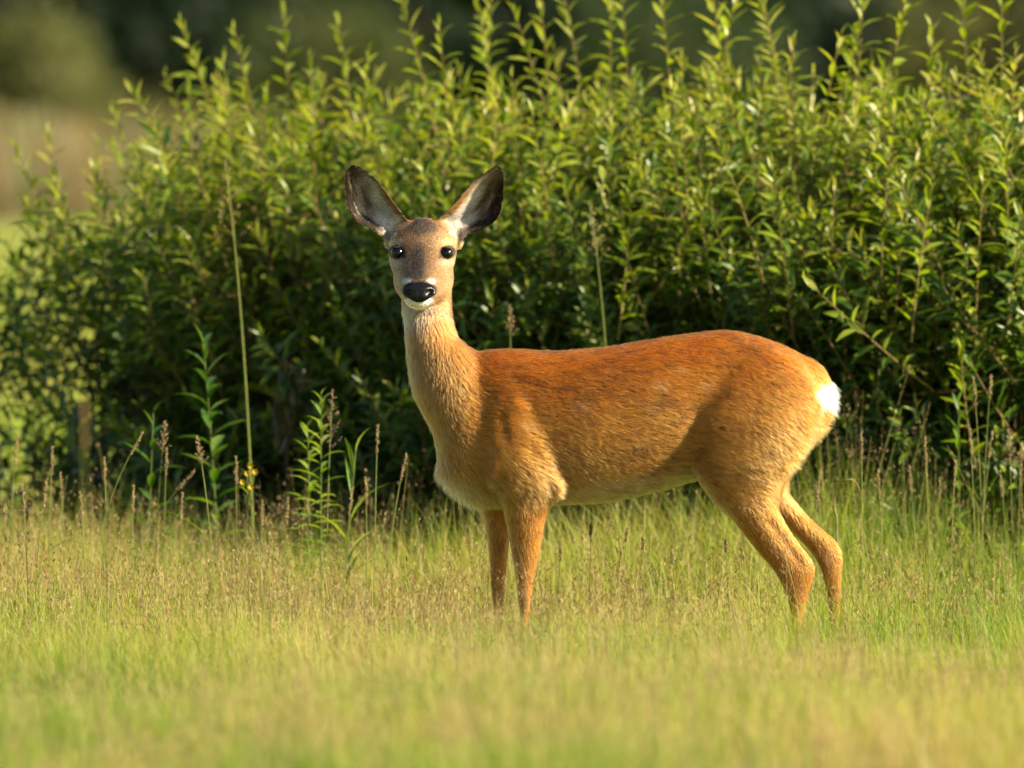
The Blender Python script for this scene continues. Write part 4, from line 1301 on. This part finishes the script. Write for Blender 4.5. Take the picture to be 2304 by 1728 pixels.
ed = eax + eperp * np.where(front > 0.5, 0.95 * sm(ev, -0.3, 0.8) - 0.1, 0.0)[:, None]
fl = np.where(em[:, None], ed, fl)
wob = np.stack([noise(HP, 22, 11) - 0.5, noise(HP, 22, 12) - 0.5, noise(HP, 22, 13) - 0.5], -1)
wob2 = np.stack([noise(HP, 90, 14) - 0.5, noise(HP, 90, 15) - 0.5, noise(HP, 90, 16) - 0.5], -1)
fl = nrm(fl) + wob * 0.28 + wob2 * 0.10 + rng.normal(0, 0.07, (NH, 3))
tn = nrm(fl - HN * (fl * HN).sum(1, keepdims=True))
L = np.full(NH, 0.019)
L = np.where(wn > 0.5, 0.020, L)
L = lerp(L, 0.011, sm(py, 1110, 1180))
L = lerp(L, 0.006, sm(py, 1200, 1300))
L = lerp(L, lerp(0.006, 0.010, sm(-HP[:, 1], 0.06, -0.01)), hdw)
L = np.where(em, np.where(front > 0.5, 0.008 + 0.010 * sm(eu, 0.7, 0.25) * sm(ev, -0.5, 0.6), 0.005), L)
L = np.where(em & ((np.abs(ev) > 0.85) | (eu > 0.93)), 0.0035, L)
frs = np.where(rng.random(NH) < 0.22, 1.0, 0.12)
rumpw = sm(np.hypot((px - 1860) / 25.0, (py - 888) / 32.0), 1.3, 0.9)
rump0 = rumpw
rumpw = rumpw * np.where(frs > 0.5, 1.0, 0.35)
L = lerp(L, 0.024, rumpw)
back_th = sm(px - np.interp(py, [900, 1000, 1060, 1100], [1840, 1800, 1765, 1760]), -45, -5) * (py > 915) * sm(py, 1075, 1040) * frs
L = lerp(L, 0.023, back_th)
chest = sm(py, 1000, 1060) * sm(px, 1120, 1040) * (py < 1180) * frs
L = lerp(L, 0.026, chest)
L *= rng.uniform(0.6, 1.15, NH)
lift = np.radians(13 + 12 * rng.random(NH))
lift = lerp(lift, np.radians(24), hdw)
lift = np.where(em, np.radians(20), lift)
lift = lift + np.radians(32) * np.maximum.reduce([rumpw, back_th, chest * 0.8])
stray = rng.random(NH) < 0.025
lift = np.where(stray, lift + np.radians(16), lift)
K = 4
ss = np.linspace(0, 1, K)
frg = np.maximum.reduce([rumpw, back_th, chest * 0.9])
cl = (tn * np.cos(lift)[:, None]); sn = HN * np.sin(lift)[:, None]
HPp = HP[:, None] - HN[:, None] * 0.0006 + L[:, None, None] * (cl[:, None] * ss[None, :, None] + sn[:, None] * (ss[None] - (0.42 - 0.30 * frg)[:, None] * ss[None] ** 2)[..., None])
HPp[:, :, 2] -= (0.12 * L[:, None] * ss[None] ** 2)
# colour: per-hair variation, a few dark-tipped and a few pale hairs
val = rng.lognormal(0, np.where(hd, 0.62, 0.24), NH)
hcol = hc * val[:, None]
dk = rng.random(NH) < (0.07 + 0.10 * (noise(HP, 30, 21) > 0.55))
hcol = np.where((dk & (rump0 < 0.3))[:, None], hcol * np.array([0.38, 0.33, 0.32]), hcol)
pl = rng.random(NH) < 0.06
hcol = np.where(pl[:, None], hcol * 0.6 + np.array([0.30, 0.21, 0.12]), hcol)
hcol = np.clip(hcol, 0.004, 0.97)
cu = bpy.data.hair_curves.new('fur')
cu.add_curves([K] * NH)
cu.attributes['position'].data.foreach_set('vector', (HPp - OFF).astype(np.float32).ravel())
rad = np.broadcast_to(np.array([1.0, 0.9, 0.65, 0.12])[None], (NH, K)) * np.where(hd | em, 0.00031, np.where(py > 1130, 0.00028, 0.00034) * (1 + 0.5 * frg))[:, None]
ra = cu.attributes.get('radius') or cu.attributes.new('radius', 'FLOAT', 'POINT')
ra.data.foreach_set('value', rad.astype(np.float32).ravel())
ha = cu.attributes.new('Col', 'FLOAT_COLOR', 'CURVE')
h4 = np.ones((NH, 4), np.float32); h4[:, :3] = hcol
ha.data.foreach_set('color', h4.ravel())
cu.materials.append(M_FUR)
fo = bpy.data.objects.new('fur', cu)
COL.objects.link(fo)
fo.parent = deer
fo['kind'] = 'stuff'

# eyes
def uv_sphere(n=24, m=16):
    th = np.linspace(0, np.pi, m); ph = np.linspace(0, 2 * np.pi, n, endpoint=False)
    V = np.stack([np.outer(np.sin(th), np.cos(ph)), np.outer(np.sin(th), np.sin(ph)), np.outer(np.cos(th), np.ones(n))], -1).reshape(-1, 3)
    i = np.arange(n); j = (i + 1) % n
    Q = np.concatenate([np.stack([k * n + i, (k + 1) * n + i, (k + 1) * n + j, k * n + j], -1) for k in range(m - 1)])
    return V, Q
sv, sq = uv_sphere()
for (px_, py_, sg), c in zip(EYES, eye_c):
    V = sv * np.array([0.0127, 0.0125, 0.0115])
    a = math.radians(-sg * 9)
    V = np.stack([V[:, 0] * math.cos(a) - V[:, 2] * math.sin(a), V[:, 1], V[:, 0] * math.sin(a) + V[:, 2] * math.cos(a)], -1)
    eo = link('eye', mesh_np('eye', V, sq), M_EYE, deer)
    eo.location = Vector(c - OFF)
    # upper lid: a furred hood over the top of the eyeball
    th = np.linspace(0.0, math.radians(37), 9); ph = np.linspace(0, 2 * np.pi, 28, endpoint=False)
    LV = np.stack([np.outer(np.sin(th), np.cos(ph)), np.outer(np.sin(th), np.sin(ph)), np.outer(np.cos(th), np.ones(28))], -1)
    LV = LV.reshape(-1, 3) * np.array([0.0142, 0.0140, 0.0127])
    b_ = math.radians(6)
    LV = np.stack([LV[:, 0], LV[:, 1] * math.cos(b_) - LV[:, 2] * math.sin(b_), LV[:, 1] * math.sin(b_) + LV[:, 2] * math.cos(b_)], -1)
    LV = np.stack([LV[:, 0] * math.cos(a) - LV[:, 2] * math.sin(a), LV[:, 1], LV[:, 0] * math.sin(a) + LV[:, 2] * math.cos(a)], -1)
    i_ = np.arange(28); j_ = (i_ + 1) % 28
    LQ = np.concatenate([np.stack([k * 28 + i_, (k + 1) * 28 + i_, (k + 1) * 28 + j_, k * 28 + j_], -1) for k in range(8)])
    tt = np.repeat(np.linspace(0, 1, 9), 28)[:, None]
    lc = np.array([0.035, 0.022, 0.014]) * (1 - sm(tt, 0.72, 0.95)) + np.array([0.006, 0.004, 0.004]) * sm(tt, 0.72, 0.95)
    lo_ = link('eyelid', mesh_np('eyelid', LV, LQ, col=lc), M_BODY, deer)
    lo_.location = Vector(c - OFF)
# nose: broad moist rhinarium with two comma nostrils
sv2, sq2 = uv_sphere(56, 40)
x, y, z = sv2.T
pw = lambda a, e: np.sign(a) * np.abs(a) ** e
X = 37 * pw(x, 0.80); Z = 20 * pw(z, 0.75); Y = 13 * y
X = X * np.interp(Z, [-20, -12, -5, 8, 20], [0.50, 0.74, 1.0, 0.98, 0.80])
Z = np.where(Z < 0, Z * 1.22, Z) - 2.5 * x ** 2 * (Z > 0)
for sg in (-1, 1):
    e = np.hypot((X - sg * 24) / 8.0, (Z + 1 - 0.5 * (sg * X - 24)) / 6.0)
    Y = Y + np.where(y < 0, 9.0 * np.exp(-e ** 2), 0)
Y = Y + np.where(y < 0, 1.6 * np.exp(-(X / 1.8) ** 2) * (Z < 2), 0)
Y = Y + np.where((y < 0) & (Z > 6), (Z - 6) * 0.55, 0)
V = np.stack([X / S, Y / S, Z / S], -1)
no = link('nose', mesh_np('nose', V, sq2), M_NOSE, deer)
no.location = Vector(at(943, 656, NOSE_Y + 0.0015) - OFF)
no.rotation_euler = (math.radians(-6), 0, 0)
# hooves: two pointed toes on each foot
def hoof_mesh():
    sec = [(0.046, -0.010, 0.012, 0.0075), (0.030, -0.013, 0.013, 0.0085), (0.012, -0.021, 0.014, 0.0092), (0.0, -0.030, 0.014, 0.0092)]
    rings = []
    for zz_, x0, x1, hy in sec:
        a = np.linspace(0, 2 * np.pi, 14, endpoint=False)
        cx = (x0 + x1) / 2
        rings.append(np.stack([cx + (x1 - x0) / 2 * np.cos(a), hy * np.sin(a) * (0.6 + 0.4 * (np.cos(a) + 1) / 2), np.full(14, zz_)], -1))
    ac = Acc(); ring_mesh(ac, np.array(rings))
    return ac.mesh('hoof')
hm = hoof_mesh()
for hx_, hy_ in ((1176, -55), (1119, 52), (1786, -56), (1875, 56)):
    for s_ in (-1, 1):
        p = at(hx_, 1540, hy_ / S)
        h_ = link('hoof', hm, M_HOOF, deer)
        h_.location = Vector((p[0] - OFF[0], p[1] + s_ * 0.0085 - OFF[1], 0.0))
